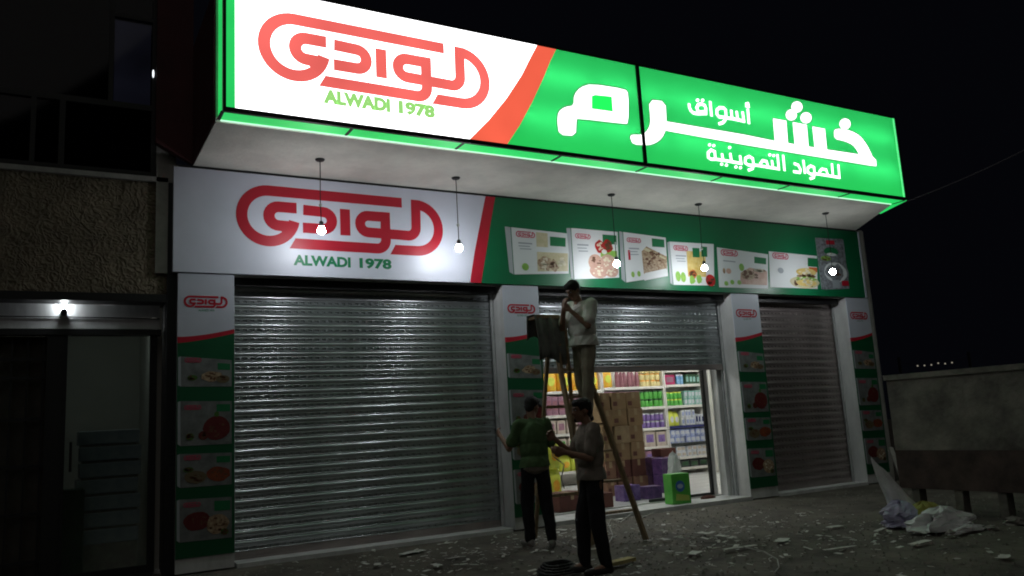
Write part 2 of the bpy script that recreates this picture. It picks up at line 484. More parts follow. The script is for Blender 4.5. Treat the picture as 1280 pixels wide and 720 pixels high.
# ------------------------------------------------------------------ lettering helpers
def logo_mb(ox, oz, s, y):
    """the red outlined emblem; (ox, oz) its lower left corner, s metres per unit (2.76 x 0.79 units)"""
    T = lambda pts: [(ox + (x - 1.88) * s, oz + (z - 3.73) * s) for x, z in pts]
    W = .133 * s; e = 0.0006
    m = MB()
    m.stroke(T([(4.045, 4.447)] + arc(2.275, 4.133, .322, 90, 351, 30)), W, y)
    m.stroke(T([(2.624, 4.257)] + arc(2.40, 4.137, .12, 90, 270, 12) + [(2.60, 4.01)]), W * 1.03, y - e)
    m.prism_xz(T([(2.42, 3.955), (2.40, 4.0), (2.60, 4.078), (2.64, 4.05), (2.64, 4.0), (2.52, 3.86)]), y - 1.6 * e, y)
    m.stroke(T([(2.708, 4.243)] + arc(2.965, 4.122, .112, 90, -90, 12) + [(2.700, 4.010)]), W, y)
    m.prism_xz(T([(3.186, 3.945), (3.318, 3.945), (3.318, 4.295), (3.186, 4.295)]), y, y + .002)
    m.stroke(T([(3.87, 4.228)] + arc(3.565, 4.117, .112, 90, 270, 12) + [(4.10, 3.998)] + arc(4.12, 4.118, .122, 270, 360, 7) + [(4.247, 4.503)]), W, y)
    m.stroke(T([(3.802, 4.296), (3.802, 3.96)] + arc(3.68, 3.92, .125, 0, -90, 8) + [(2.60, 3.80)]), W, y - e)
    m.stroke(T(arc(4.25, 4.115, .322, 92, -90, 22) + [(3.93, 3.793)]), W, y - 2 * e)
    # slanted tips
    m.prism_xz(T([(2.53, 3.734), (2.61, 3.734), (2.61, 3.866), (2.606, 3.866)]), y - .5 * e, y + .001)
    m.prism_xz(T([(3.86, 3.727), (3.94, 3.727), (3.94, 3.859), (3.935, 3.859)]), y - .5 * e, y + .001)
    return m

_font_cache = {}
def text_mesh(txt, height, width=None, offset=0.012):
    cu = bpy.data.curves.new('text', 'FONT'); cu.body = txt; cu.size = 1.0; cu.offset = offset; cu.extrude = 0.0
    cu.resolution_u = 4
    o = bpy.data.objects.new('tmp', cu); COL.objects.link(o)
    bpy.context.view_layer.update()
    me = bpy.data.meshes.new_from_object(o.evaluated_get(bpy.context.evaluated_depsgraph_get()))
    bpy.data.objects.remove(o)
    xs = [v.co.x for v in me.vertices]; ys = [v.co.y for v in me.vertices]
    x0, x1, y0, y1 = min(xs), max(xs), min(ys), max(ys)
    k = height / (y1 - y0); kx = k if width is None else width / (x1 - x0)
    pts = [((v.co.x - x0) * kx, (v.co.y - y0) * k) for v in me.vertices]
    fs = [tuple(p.vertices) for p in me.polygons]
    bpy.data.meshes.remove(me)
    return pts, fs

def text_mb(txt, x, z, height, y, width=None, offset=0.012):
    pts, fs = text_mesh(txt, height, width, offset)
    m = MB(); n = len(pts)
    vs = [(x + a, y, z + b) for a, b in pts]
    m.add(vs, fs)
    return m

# ------------------------------------------------------------------ fascia banner on the wall
BY = -0.022
ban = empty('fascia_banner', (7.3, 0.0, 3.385), 'long printed white and green fascia banner under the soffit', 'banner')
x_r = 13.335
m = MB(); m.prism_xz([(1.18, 3.385), (5.10, 3.385), (5.41, 4.655), (1.18, 4.655)], BY, .05); m.build('white_panel', M['ban_white'], ban)
m = MB(); m.prism_xz([(5.105, 3.385), (x_r, 3.385), (x_r - .0, 4.655), (5.415, 4.655)], BY, .05); m.build('green_panel', M['ban_green'], ban)
m = MB(); m.prism_xz([(5.015, 3.387), (5.19, 3.387), (5.30, 3.85), (5.40, 4.30), (5.49, 4.653), (5.335, 4.653), (5.24, 4.30), (5.12, 3.85)], BY - .003, BY - .0005); m.build('red_band', M['ban_red'], ban)
m = logo_mb(1.88, 3.73, 1.0, BY - .004); m.build('logo', M['ban_red'], ban, 'large red outlined emblem on white')
m = text_mb('ALWADI', 2.576, 3.522, .135, BY - .003, width=.735, offset=.045); m.build('lettering', M['txt_green'], ban)
m = text_mb('1978', 3.43, 3.520, .137, BY - .003, width=.44, offset=.045); m.build('lettering', M['txt_green'], ban)
m = MB(); m.box(x_r + .002, x_r + .045, -.03, .055, 3.385, 4.66); m.build('end_trim', M['pil_white'], ban)

def quad_map(q):
    """q: four (x,z) corners bl, br, tr, tl"""
    def f(u, v):
        a = [q[0][i] * (1 - u) + q[1][i] * u for i in (0, 1)]
        b = [q[3][i] * (1 - u) + q[2][i] * u for i in (0, 1)]
        return tuple(a[i] * (1 - v) + b[i] * v for i in (0, 1))
    return f

def pic(parent, q, y, spec, side=None, logo=True, name='product_picture', label=None, logo_mat='print_rose', white='print_white'):
    """a printed product carton: white front quad, its dark side, emblem, label patch, text lines and food"""
    f = quad_map(q)
    rect = lambda u0, u1, v0, v1: [f(u0, v0), f(u1, v0), f(u1, v1), f(u0, v1)]
    root = MB().prism_xz(rect(0, 1, 0, 1), y, y + .002).build(name, M[white], parent, label)
    e = .0012
    if side:
        MB().prism_xz(side, y + .0004, y + .002).build('carton_side', M['print_side'], root)
    cx, cz = f(.07, .80); wd = abs(f(.40, .8)[0] - cx)
    if logo:
        logo_mb(cx, cz, wd / 2.76, y - 2 * e).build('logo', M[logo_mat], root)
    k = 2
    for (kind, mt, *a) in spec:
        m = MB(); yy = y - e * (k * .6)
        if kind == 'r': m.prism_xz(rect(*a), yy, yy + .0005)
        elif kind == 'e':
            c = f(a[0], a[1]); r = f(a[0] + a[2], a[1]); t = f(a[0], a[1] + a[3])
            m.prism_xz(ell(c[0], c[1], abs(r[0] - c[0]), abs(t[1] - c[1]), 16, a[4] if len(a) > 4 else .03), yy, yy + .0005)
        elif kind == 'p': m.prism_xz([f(u, v) for u, v in a[0]], yy, yy + .0005)
        if mt[:2] in ('f_', 'p_') and kind in 'ep' and not (kind == 'e' and a[2] < .08):
            if kind == 'e': cu, cv, ru, rv = a[0], a[1], a[2] * .7, a[3] * .7
            else:
                us = [q[0] for q in a[0]]; vs_ = [q[1] for q in a[0]]; cu = sum(us) / len(us); cv = sum(vs_) / len(vs_); ru = (max(us) - min(us)) * .28; rv = (max(vs_) - min(vs_)) * .2
            dm = MB()
            for z_ in range(11):
                t_ = random.uniform(0, 6.28); r_ = math.sqrt(random.random())
                c_ = f(cu + ru * r_ * math.cos(t_), cv + rv * r_ * math.sin(t_)); hz = abs(f(0, .5)[0] - f(1, .5)[0])
                dm.prism_xz(ell(c_[0], c_[1], hz * random.uniform(.012, .045), hz * random.uniform(.008, .028), 8, .25), yy - .0003, yy + .0002)
            dm.build('food_detail', M[random.choice(('f_shade', 'f_light', 'f_shade'))] if mt[:2] == 'f_' else M['f_shade'], root)['kind'] = 'stuff'
        nm = {'f_': 'food_print', 'pr': 'label_print', 'ba': 'label_print'}.get(mt[:2], 'label_print')
        m.build(nm, M[mt], root); k += 1
    return root

A = lambda x, y, Y=BY - .004: at(x, y, Y)
txtl = [('r', 'print_grey', .10, .34, .66, .69), ('r', 'print_grey', .10, .30, .60, .62), ('r', 'print_grey', .12, .32, .54, .56)]
pics = [
    ([A(643, 343), A(711, 342), A(711, 292), A(639, 284)], [A(637, 340), A(642, 343), A(638, 284), A(631, 283)],
     [('r', 'f_cream', .42, .62, .62, .95), ('r', 'print_label', .66, .94, .66, .88), ('r', 'f_cream', .42, .98, .06, .50), ('e', 'f_dark', .56, .24, .13, .18, .2), ('e', 'f_dark', .72, .20, .10, .14, .2), ('e', 'f_cream', .86, .28, .10, .14, .1), ('e', 'f_leaf', .20, .16, .06, .08)] + txtl,
     'picture of a carton with small brown bites, leftmost on the banner'),
    ([A(718, 349), A(774, 347), A(772, 290), A(714, 285)], [A(714, 347), A(717, 349), A(713, 285), A(708, 285)],
     [('r', 'print_label', .66, .97, .72, .92), ('r', 'f_leaf', .60, .97, .44, .58), ('e', 'f_pink', .48, .32, .16, .18), ('e', 'f_pink', .76, .32, .17, .18), ('e', 'f_pink', .54, .14, .20, .14), ('e', 'f_pink', .82, .14, .16, .13), ('e', 'f_red', .58, .66, .10, .13, .15), ('e', 'f_red', .76, .68, .11, .13, .15), ('e', 'print_white', .68, .55, .06, .05)] + txtl,
     'picture of a carton with pink patties and red tomatoes'),
    ([A(783, 353), A(835, 345), A(832, 297), A(779, 290)], [A(777, 349), A(782, 353), A(778, 290), A(774, 289)],
     [('r', 'print_label', .66, .96, .74, .94), ('p', 'f_dark', [(.40, .62), (.52, .74), (1.0, .50), (.98, .16), (.42, .12)]), ('p', 'f_cream', [(.44, .66), (.50, .71), (.97, .46), (.97, .42)]), ('r', 'ban_red', .08, .13, .44, .64), ('p', 'print_white', [(.42, -.02), (.44, .14), (.97, .20), (.98, .0)]), ('e', 'f_leaf', .16, .14, .04, .06), ('e', 'f_leaf', .30, .14, .04, .06)] + txtl,
     'picture of a carton with brown stacked wafers behind a white tray'),
    ([A(842, 356), A(893, 357), A(892, 305), A(837, 302)], [A(838, 354), A(841, 356), A(837, 302), A(834, 303)],
     [('r', 'f_gold', .36, .80, .20, .80), ('r', 'print_label', .50, .66, .66, .88), ('r', 'print_label', .70, .84, .68, .92), ('e', 'f_orange', .48, .26, .10, .10, .2), ('e', 'f_leaf', .45, .12, .07, .10, .2), ('e', 'f_leaf', .62, .14, .07, .10, .2), ('e', 'f_red', .90, .12, .12, .14), ('e', 'f_leaf', .12, .20, .06, .12), ('e', 'f_leaf', .24, .18, .06, .12)] + txtl,
     'picture of a carton with golden food, leaves and a red fruit'),
    ([A(899, 359), A(960, 361), A(960, 318), A(896, 309)], None,
     [('r', 'print_label', .72, .96, .70, .88), ('p', 'f_pink', [(.42, .10), (.44, .40), (.62, .56), (.98, .50), (.98, .10)]), ('e', 'f_dark', .58, .36, .14, .14, .1), ('e', 'f_dark', .82, .50, .14, .05), ('e', 'f_leaf', .46, .55, .05, .10), ('e', 'f_dark', .11, .42, .025, .07), ('e', 'f_pink', .20, .42, .05, .07), ('e', 'f_leaf', .14, .10, .04, .06), ('e', 'f_leaf', .26, .14, .04, .06), ('e', 'f_leaf', .40, .14, .04, .06)] + txtl[:1],
     'picture of a carton with brown rolls, fifth on the banner'),
    ([A(963, 359), A(1022, 361), A(1021, 320), A(961, 314)], None,
     [('r', 'print_label', .80, 1.0, .66, .92), ('r', 'f_orange', .82, 1.0, .50, .64), ('e', 'f_cream', .72, .18, .32, .18), ('e', 'f_gold', .76, .48, .22, .12), ('e', 'f_dark', .76, .36, .21, .05), ('e', 'f_leaf', .76, .28, .22, .06, .15), ('e', 'f_gold', .76, .16, .22, .10), ('e', 'print_grey', .22, .48, .06, .08)],
     'picture of a carton with a burger, second from the right'),
    ([A(1027, 362), A(1062, 361), A(1054, 299), A(1019, 297)], None,
     [('r', 'f_grey', 0, 1, 0, 1), ('r', 'ban_red', .36, .66, .88, .96), ('e', 'print_label', .5, .74, .26, .08), ('e', 'print_white', .5, .68, .18, .03), ('e', 'f_leaf', .28, .60, .18, .05), ('e', 'f_grey', .56, .32, .48, .26), ('e', 'print_white', .56, .33, .40, .20), ('e', 'f_grey', .56, .33, .32, .16, .2), ('r', 'ban_red', .74, .98, .06, .16), ('r', 'print_grey', .40, .66, .02, .18)],
     'picture of a dark upright packet with a bowl, rightmost on the banner'),
]
for k, (q, side, spec, lab) in enumerate(pics):
    pic(ban, q, BY - .004 - .0006 * (k % 2), spec, side, logo=(k != 6), label=lab)

# ------------------------------------------------------------------ pillar posters
PY = 0.0
def poster(x0, x1, label):
    t = empty('pillar_poster', ((x0 + x1) / 2, 0, 0.15), label, 'poster', 'printed posters wrapped on the shop pillars')
    W = x1 - x0; ZT = 3.372
    curve = [(x0 + W * u, 2.625 + .095 * u ** 1.7) for u in [i / 10 for i in range(11)]]
    MB().prism_xz([c for c in curve] + [(x1, ZT), (x0, ZT)], PY, PY + .012).build('white_panel', M['pil_white'], t)
    c2 = [(a, b - .09 + .02 * math.sin(i)) for i, (a, b) in enumerate(curve)]
    c2 = [(x0 + W * u, 2.555 + .115 * u ** 1.4) for u in [i / 10 for i in range(11)]]
    MB().prism_xz(c2 + curve[::-1], PY - .0005, PY + .012).build('red_stripe', M['ban_red'], t)
    MB().prism_xz([(x0, .16), (x1, .16)] + c2[::-1], PY, PY + .012).build('green_panel', M['pil_green'], t)
    logo_mb(x0 + W * .10, 2.97, W * .78 / 2.76, PY - .004).build('logo', M['ban_red'], t)
    text_mb('ALWADI 1978', x0 + W * .36, 2.925, .028, PY - .003, width=W * .28, offset=0).build('lettering', M['txt_green'], t)
    specs = [
        [('r', 'print_label', .72, .97, .62, .86), ('e', 'f_dark', .62, .36, .22, .18, .15), ('e', 'f_cream', .82, .28, .14, .14), ('e', 'f_leaf', .22, .3, .10, .10)],
        [('r', 'print_label', .70, .97, .76, .93), ('e', 'f_red', .70, .38, .27, .28), ('e', 'f_red', .44, .22, .10, .10), ('e', 'f_leaf', .70, .70, .05, .06), ('e', 'f_leaf', .18, .2, .08, .08)],
        [('r', 'print_label', .70, .97, .70, .90), ('e', 'f_orange', .74, .36, .24, .22, .1), ('e', 'f_gold', .30, .30, .22, .20, .1), ('e', 'f_leaf', .16, .52, .10, .08)],
        [('r', 'print_label', .66, .97, .68, .92), ('e', 'f_red', .34, .46, .26, .22, .1), ('e', 'f_dark', .72, .36, .22, .24, .1), ('e', 'f_leaf', .86, .16, .08, .08)]]
    zz = [(2.04, 2.40, .05), (1.38, 1.89, .02), (.92, 1.30, .02), (.33, .80, .02)]
    for (za, zb, sl), sp in zip(zz, specs):
        q = [(x0 + .07 * W, za + sl * .3), (x1 - .05 * W, za), (x1 - .05 * W, zb - sl), (x0 + .06 * W, zb)]
        side = [(x0 + .02 * W, za + .03), (x0 + .07 * W, za + sl * .3), (x0 + .06 * W, zb), (x0 + .015 * W, zb - .01)]
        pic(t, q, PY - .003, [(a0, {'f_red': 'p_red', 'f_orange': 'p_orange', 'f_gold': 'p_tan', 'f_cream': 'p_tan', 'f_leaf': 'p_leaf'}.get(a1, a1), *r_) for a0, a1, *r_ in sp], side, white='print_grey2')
    return t
for (x0, x1), lab in zip(PIL, ('printed green pillar poster left of the wide shutter', 'printed pillar poster between the wide shutter and the entrance', 'printed pillar poster right of the lit entrance', 'rightmost printed pillar poster at the building corner')):
    poster(x0, x1, lab)

# ------------------------------------------------------------------ illuminated sign box
SY = -1.84; SZ0 = 4.695; SZ1 = 6.145; SX0 = 1.42; SX1 = 12.24
sign = empty('illuminated_sign', (6.8, SY, SZ0), 'long glowing white and green lightbox sign above the canopy', 'sign')
SPL = 6.795
arcx = lambda z, xa, xb: [xa, xb]
def swoosh(pairs): return [at(x, y, SY) for x, y in pairs]
edgeL = swoosh([(587, 173), (611, 150), (633, 123), (652, 94), (664, 70), (671, 54)])
edgeR = swoosh([(634, 181), (650, 156), (665, 128), (679, 98), (688, 76), (695, 60)])
def clampz(pts):
    pts = list(pts); pts[0] = (pts[0][0], SZ0 + .05); pts[-1] = (pts[-1][0], SZ1 - .03); return pts
edgeL = clampz(edgeL); edgeR = clampz(edgeR)
MB().prism_xz([(SX0 + .12, SZ0 + .05)] + edgeL + [(SX0 + .12, SZ1 - .03)], SY, SY + .02).build('white_face', M['s_white'], sign)
MB().prism_xz(edgeL[::-1][::-1] + edgeR[::-1], SY - .0005, SY + .0195).build('red_band', M['s_red'], sign)
def sheet(poly, y):
    return MB().add([(x, y, z) for x, z in poly], [tuple(range(len(poly)))])
def acrylic():
    m = bpy.data.materials.new('green_acrylic'); m.use_nodes = True
    nt = m.node_tree; N = nt.nodes; out = [n for n in N if n.type == 'OUTPUT_MATERIAL'][0]; b = N['Principled BSDF']
    b.inputs['Base Color'].default_value = (.03, .45, .12, 1); b.inputs['Roughness'].default_value = .3
    b.inputs['Emission Color'].default_value = (0.03, 0.72, 0.14, 1); b.inputs['Emission Strength'].default_value = 1.15
    t = N.new('ShaderNodeBsdfTranslucent'); t.inputs['Color'].default_value = (0.05, 0.95, 0.24, 1)
    mx = N.new('ShaderNodeMixShader'); mx.inputs['Fac'].default_value = .5
    nt.links.new(b.outputs[0], mx.inputs[1]); nt.links.new(t.outputs[0], mx.inputs[2]); nt.links.new(mx.outputs[0], out.inputs['Surface'])
    return m
M['acrylic'] = acrylic()
sheet([(SPL - .03, SZ0 + .05), (SPL - .03, SZ1 - .03)] + edgeR[::-1], SY + .004).build('green_face', M['acrylic'], sign)
sheet([(SPL + .03, SZ0 + .05), (SX1 - .05, SZ0 + .05), (SX1 - .05, SZ1 - .03), (SPL + .03, SZ1 - .03)], SY + .004).build('green_face', M['acrylic'], sign)
tubeg = glow('sign_tube_glow', (1, 1, 1), 11.0)
for zt in (5.16, 5.74):
    xx = 4.9
    while xx < 11.2:
        MB().tube((xx, -1.68, zt), (xx + 1.12, -1.68, zt), .014, n=8).build('tube', tubeg, sign); xx += 1.22 if abs(xx + 1.12 - SPL) > .12 else 1.30
MB().box(SPL - .02, SPL + .02, SY + .035, -1.60, SZ0 + .06, SZ1 - .04).build('divider', M['darkmetal'], sign)
MB().prism_xz([(SX0 + .03, SZ0 + .05), (SX0 + .118, SZ0 + .05), (SX0 + .118, SZ1 - .03), (SX0 + .03, SZ1 - .03)], SY, SY + .02).build('green_margin', M['s_under'], sign)
MB().prism_xz([(SX1 - .047, SZ0 + .05), (SX1 - .012, SZ0 + .05), (SX1 - .012, SZ1 - .03), (SX1 - .047, SZ1 - .03)], SY, SY + .02).build('edge_light', M['s_rim'], sign)
fr = MB()
fr.box(SX0, SX1, SY - .012, SY + .03, SZ0, SZ0 + .048)
fr.box(SX0, SX1, SY - .006, SY + .03, SZ1 - .028, SZ1)
fr.box(SX0, SX0 + .028, SY - .012, SY + .03, SZ0 + .05, SZ1 - .03)
fr.box(SX1 - .01, SX1, SY - .012, SY + .03, SZ0 + .05, SZ1 - .03)
fr.build('outer_frame', M['black'], sign)
MB().box(SPL - .028, SPL + .028, SY - .014, SY + .02, SZ0 + .05, SZ1 - .03).build('centre_mullion', M['black'], sign)
MB().box(SX0, SX1, -1.56, -1.548, SZ0 + .02, SZ1 - .01).build('back_plate', M['darkmetal'], sign)
MB().box(SX0, SX1, SY + .035, -1.565, SZ1 - .02, SZ1 - .005).build('top_plate', M['darkmetal'], sign)
nseg = 8; seg = (SX1 - SX0) / nseg
for i in range(nseg):
    MB().box(SX0 + seg * i + .018, SX0 + seg * (i + 1) - .018, SY + .035, -1.585, SZ0 + .004, SZ0 + .014).build('under_panel', M['s_under'], sign)
m = MB()
for i in range(nseg + 1): m.box(SX0 + seg * i - .016, SX0 + seg * i + .016, SY + .035, -1.59, SZ0 - .002, SZ0 + .016)
m.build('under_rib', M['darkmetal'], sign)
MB().box(SX0 + .02, SX1 - .02, -1.583, -1.566, SZ0 - .004, SZ0 + .012).build('edge_light', M['s_edge'], sign)
# lit left and right ends
MB().box(SX0 - .008, SX0 - .002, SY + .05, -1.60, SZ0 + .03, SZ1 - .03).build('end_panel', M['s_under'], sign)
MB().box(SX0 - .03, SX0 - .010, -1.598, -1.56, SZ0 + .0, SZ1).build('end_trim', M['rail'], sign)
wing = MB().prism_xy([(SX1 + .004, SY + .02), (SX1 + .05, SY + .02), (12.66, -1.05), (12.58, -1.05), (12.27, -1.50), (12.255, -1.56)], SZ0 + .003, SZ0 + .012)
wing.build('wing_panel', M['s_under'], sign)
MB().prism_xy([(SX1 + .012, SY + .0), (SX1 + .052, SY + .0), (12.70, -1.05), (12.665, -1.05)], SZ0 + .02, SZ1 - .02).build('wing_side', M['darkmetal'], sign)

# emblem and lettering of the sign
lx0 = at(321, 50, SY)[0]; lx1 = at(612, 100, SY)[0]
ls = (lx1 - lx0) / 2.76
lz = 5.115
logo_mb(lx0, lz, ls, SY - .004).build('logo', M['s_rose'], sign, 'glowing pink red outlined emblem')
a = at(404, 129, SY); b = at(488, 137, SY); c = at(498, 138, SY); d = at(544, 146, SY)
text_mb('ALWADI', a[0], a[1] - .0, .165, SY - .003, width=b[0] - a[0], offset=.075).build('lettering', M['s_text'], sign)
text_mb('1978', c[0], a[1] + .0, .165, SY - .003, width=d[0] - c[0], offset=.075).build('lettering', M['s_text'], sign)

def Z4(p): return at(680 + p[0] / 5.5375, 90 + p[1] / 5.5375, SY)
def Z5(p): return at(780 + p[0] / 5.54, 100 + p[1] / 5.54, SY)
def Z6(p): return at(930 + p[0] / 5.539, 110 + p[1] / 5.539, SY)
def Z7(p): return at(855 + p[0] / 14.22, 115 + p[1] / 14.22, SY)
def Z8(p): return at(875 + p[0] / 6.737, 170 + p[1] / 6.737, SY)
LY = SY - .006
def smooth_poly(pts, it=1):
    for _ in range(it):
        q = []
        for i in range(len(pts)):
            a = pts[i]; b = pts[(i + 1) % len(pts)]
            q.append((a[0] * .78 + b[0] * .22, a[1] * .78 + b[1] * .22)); q.append((a[0] * .22 + b[0] * .78, a[1] * .22 + b[1] * .78))
        pts = q
    return pts
def grow(pts, d):
    n = len(pts); out = []
    ar = sum(pts[i][0] * pts[(i + 1) % n][1] - pts[(i + 1) % n][0] * pts[i][1] for i in range(n))
    s = -1 if ar > 0 else 1
    for i in range(n):
        p = Vector(pts[i]); a = Vector(pts[i - 1]); b = Vector(pts[(i + 1) % n])
        d1 = (p - a).normalized(); d2 = (b - p).normalized()
        nn = Vector((-d1.y, d1.x)) + Vector((-d2.y, d2.x)); nn.normalize()
        out.append(tuple(p + nn * s * d))
    return out
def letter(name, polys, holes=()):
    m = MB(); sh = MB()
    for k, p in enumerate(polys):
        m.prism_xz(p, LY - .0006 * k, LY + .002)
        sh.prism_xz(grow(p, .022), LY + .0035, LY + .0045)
    for h in holes:
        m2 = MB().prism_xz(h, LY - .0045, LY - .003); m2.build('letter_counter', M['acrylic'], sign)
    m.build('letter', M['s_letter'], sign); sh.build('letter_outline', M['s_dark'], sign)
# meem
letter('meem', [smooth_poly([Z4(p) for p in [(217, 442), (105, 434), (92, 340), (100, 275), (145, 243), (205, 235), (208, 160), (250, 108), (325, 84), (560, 120), (582, 150), (582, 357), (545, 357), (228, 320), (222, 335)]])],
       [smooth_poly([Z4(p) for p in [(328, 168), (350, 160), (466, 172), (474, 276), (328, 256)]], 0)])
# reh and the long joining bar
letter('reh', [smooth_poly([Z5(p) for p in [(172, 138), (285, 150), (292, 290), (286, 350), (262, 400), (225, 432), (170, 452), (62, 446), (42, 400), (50, 380), (118, 382), (155, 360), (178, 320), (184, 280)]])])
barpts = [Z5((288, 288)), Z5((288, 350)), Z6((0, 392)), Z6((870, 536)), Z6((915, 541)), Z6((912, 500)), Z6((888, 475)), Z6((575, 428)), Z6((210, 368)), Z6((0, 325))]
letter('bar', [barpts])
letter('tooth', [[Z6(p) for p in [(200, 212), (290, 228), (303, 395), (214, 380)]]])
letter('tooth', [[Z6(p) for p in [(337, 238), (432, 256), (446, 420), (352, 404)]]])
letter('tooth', [[Z6(p) for p in [(473, 268), (558, 284), (574, 445), (490, 430)]]])
letter('khah', [smooth_poly([Z6(p) for p in [(622, 290), (660, 282), (735, 296), (800, 330), (850, 395), (890, 480), (880, 495), (800, 480), (788, 440), (755, 395), (700, 368), (625, 352)]])])
def dot(P, x, y, r): return [P((x + r * math.cos(t * math.pi / 6), y + r * math.sin(t * math.pi / 6))) for t in range(12)]
for q in ((698, 250), (365, 132), (326, 187), (428, 207)): letter('dot', [dot(Z6, *q, 38)])

def script_word(P, strokes, dots, wd, dr):
    m = MB()
    for k, s in enumerate(strokes):
        m.stroke([P(p) for p in s], wd, LY - .0005 * (k % 4))
    for k, (x, y) in enumerate(dots):
        m.prism_xz(dot(P, x, y, dr), LY - .0025, LY + .001)
    m.build('lettering', M['s_letter'], sign)
script_word(Z7, [
    [(85, 205), (92, 270), (115, 330), (165, 375), (240, 388), (385, 385), (385, 290), (365, 240), (310, 215), (250, 225), (222, 280), (240, 340), (300, 360), (370, 350)],
    [(460, 165), (485, 435)],
    [(745, 460), (735, 320), (700, 285), (630, 280), (580, 320), (580, 395), (620, 445), (735, 455), (720, 510), (680, 550), (610, 570)],
    [(740, 462), (850, 475), (1060, 520), (1035, 350)], [(835, 320), (850, 470)], [(930, 340), (950, 490)],
    [(1128, 300), (1150, 570)], [(1150, 205), (1105, 215), (1105, 250), (1160, 262)]],
    [(235, 148), (325, 152)], .044, 28)
script_word(Z8, [
    [(1163, 240), (1172, 350), (1110, 340), (1000, 322), (960, 318)], [(1108, 232), (1118, 340)],
    [(1075, 330), (1060, 285), (1025, 278), (1005, 300), (1010, 325)],
    [(962, 320), (958, 265), (930, 252), (905, 270), (905, 305), (930, 322), (962, 322), (955, 350), (922, 362)],
    [(868, 203), (882, 318)], [(788, 232), (825, 245), (845, 285), (838, 308), (783, 300)]], [], .040, 12)
script_word(Z8, [
    [(698, 160), (710, 295)], [(650, 155), (662, 278), (480, 248), (450, 245)], [(603, 205), (612, 268)],
    [(572, 262), (558, 215), (525, 208), (505, 235), (515, 256)],
    [(450, 247), (442, 190), (412, 172), (380, 188), (378, 225), (405, 245), (450, 248), (440, 275), (402, 290)],
    [(335, 165), (345, 232), (262, 217), (190, 205), (128, 196)], [(252, 145), (263, 215)], [(182, 148), (192, 205)],
    [(128, 196), (122, 132), (92, 118), (66, 142), (68, 180), (90, 196), (126, 197)]],
    [(585, 160), (618, 166), (247, 98), (300, 262), (338, 268), (180, 238), (220, 246), (78, 76), (113, 82)], .040, 12)

# ------------------------------------------------------------------ hanging bulbs
PEND = [(2.729, -.728, 3.81, 'leftmost hanging bare bulb, glowing in front of the red emblem'),
        (4.600, -.587, 3.73, 'hanging bare bulb in front of the white fascia beside the red band'),
        (7.150, -.581, 3.635, 'hanging bare bulb in front of the tomato picture'),
        (8.860, -.566, 3.652, 'hanging bare bulb in front of the golden carton picture'),
        (11.53, -.800, 3.656, 'rightmost hanging bare bulb in front of the dark packet picture')]
pend0 = None
for k, (x, y, z, lab) in enumerate(PEND):
    t = empty('pendant_bulb', (x, y, WALLZ), lab, 'light bulb', 'bare bulbs hanging from the soffit')
    MB().lathe((x, y, WALLZ - .03), [(.018, 0), (.045, .006), (.058, .02), (.058, .029)], 14).build('ceiling_rose', M['black'], t)
    sw = random.uniform(-.03, .03)
    MB().path([(x, y, WALLZ - .028), (x + sw * .2, y, z + .62), (x + sw * .9, y, z + .46), (x + sw, y, z + .30), (x + sw * .2, y, z + .20), (x, y, z + .11)], .0055).build('cord', M['cord'], t)
    MB().lathe((x + sw, y, z + .29), [(.008, 0), (.018, .008), (.018, .03), (.008, .04)], 8).build('connector', M['whitecord'], t)
    MB().lathe((x, y, z + .045), [(.024, 0), (.026, .01), (.026, .055), (.012, .07)], 12).build('socket', M['black'], t)
    prof = [(.001, -.048), (.018, -.045), (.034, -.033), (.044, -.016), (.047, 0), (.043, .016), (.034, .032), (.026, .046)]
    MB().lathe((x, y, z), prof, 16).build('bulb', M['bulb'], t, smooth=True)

# ------------------------------------------------------------------ shop interior
IX0, IX1, IY0, IY1 = 5.3, 13.40, .62, 5.25
room = empty('shop_room', (9.3, 2.5, 0), 'bright white shop room seen through the half raised shutter', 'room')
MB().box(IX0, IX1, IY1, IY1 + .1, 0, 3.4).build('back_wall', M['intwall'], room)
MB().box(IX0 - .1, IX0, IY0, IY1, 0, 3.4).build('side_wall', M['intwall'], room)
MB().box(IX0, IX1, IY0, IY1, 3.4, 3.5).build('ceiling', M['intwall'], room)
MB().box(IX1 + .001, IX1 + .015, IY0, IY1, 0, 3.4).build('side_wall', M['intwall'], room)
fl = MB().box(IX0, IX1, .605, IY1, -.05, .05).build('shop_floor', M['concrete']); tag(fl, kind='structure')
tm = None
tx, ty = 6.10, .61
i = 0
tile_me = bpy.data.meshes.new('floor_tile')
tb = MB().cbox(0, .594, 0, .594, .05, .062, .003)
tile_me.from_pydata(tb.v, [], tb.f); tile_me.materials.append(M['tile'])
for ix in range(12):
    for iy in range(7):
        o = bpy.data.objects.new('floor_tile', tile_me); COL.objects.link(o); o.parent = fl
        o.location = (tx + ix * .6, ty + iy * .6, random.uniform(-.0008, .0008))
MB().box(IX0, 5.53, .61, .70, 0.06, 3.4).box(6.12 - .58, 6.13, .605, .70, .06, 3.4).box(9.94, 10.5, .605, .7, .06, 3.4).box(10.5, 13.4, .605, .70, .06, 3.4).build('front_wall', M['intwall'], room)
# aluminium door frame on the right side of the opening
df = empty('door_frame', (9.8, .5, .05), 'white aluminium door frame at the right side of the entrance', 'door frame')
MB().box(9.80, 9.925, .40, .55, .046, 2.9).build('jamb', M['pillar'], df)
MB().box(9.70, 9.79, .62, .70, .064, 2.9).build('jamb', M['pillar'], df)
MB().box(9.655, 9.695, .60, .66, .064, 2.9).build('gasket', M['black'], df)
MB().box(8.35, 9.65, .62, .66, .064, .105).build('threshold', M['black'], df)
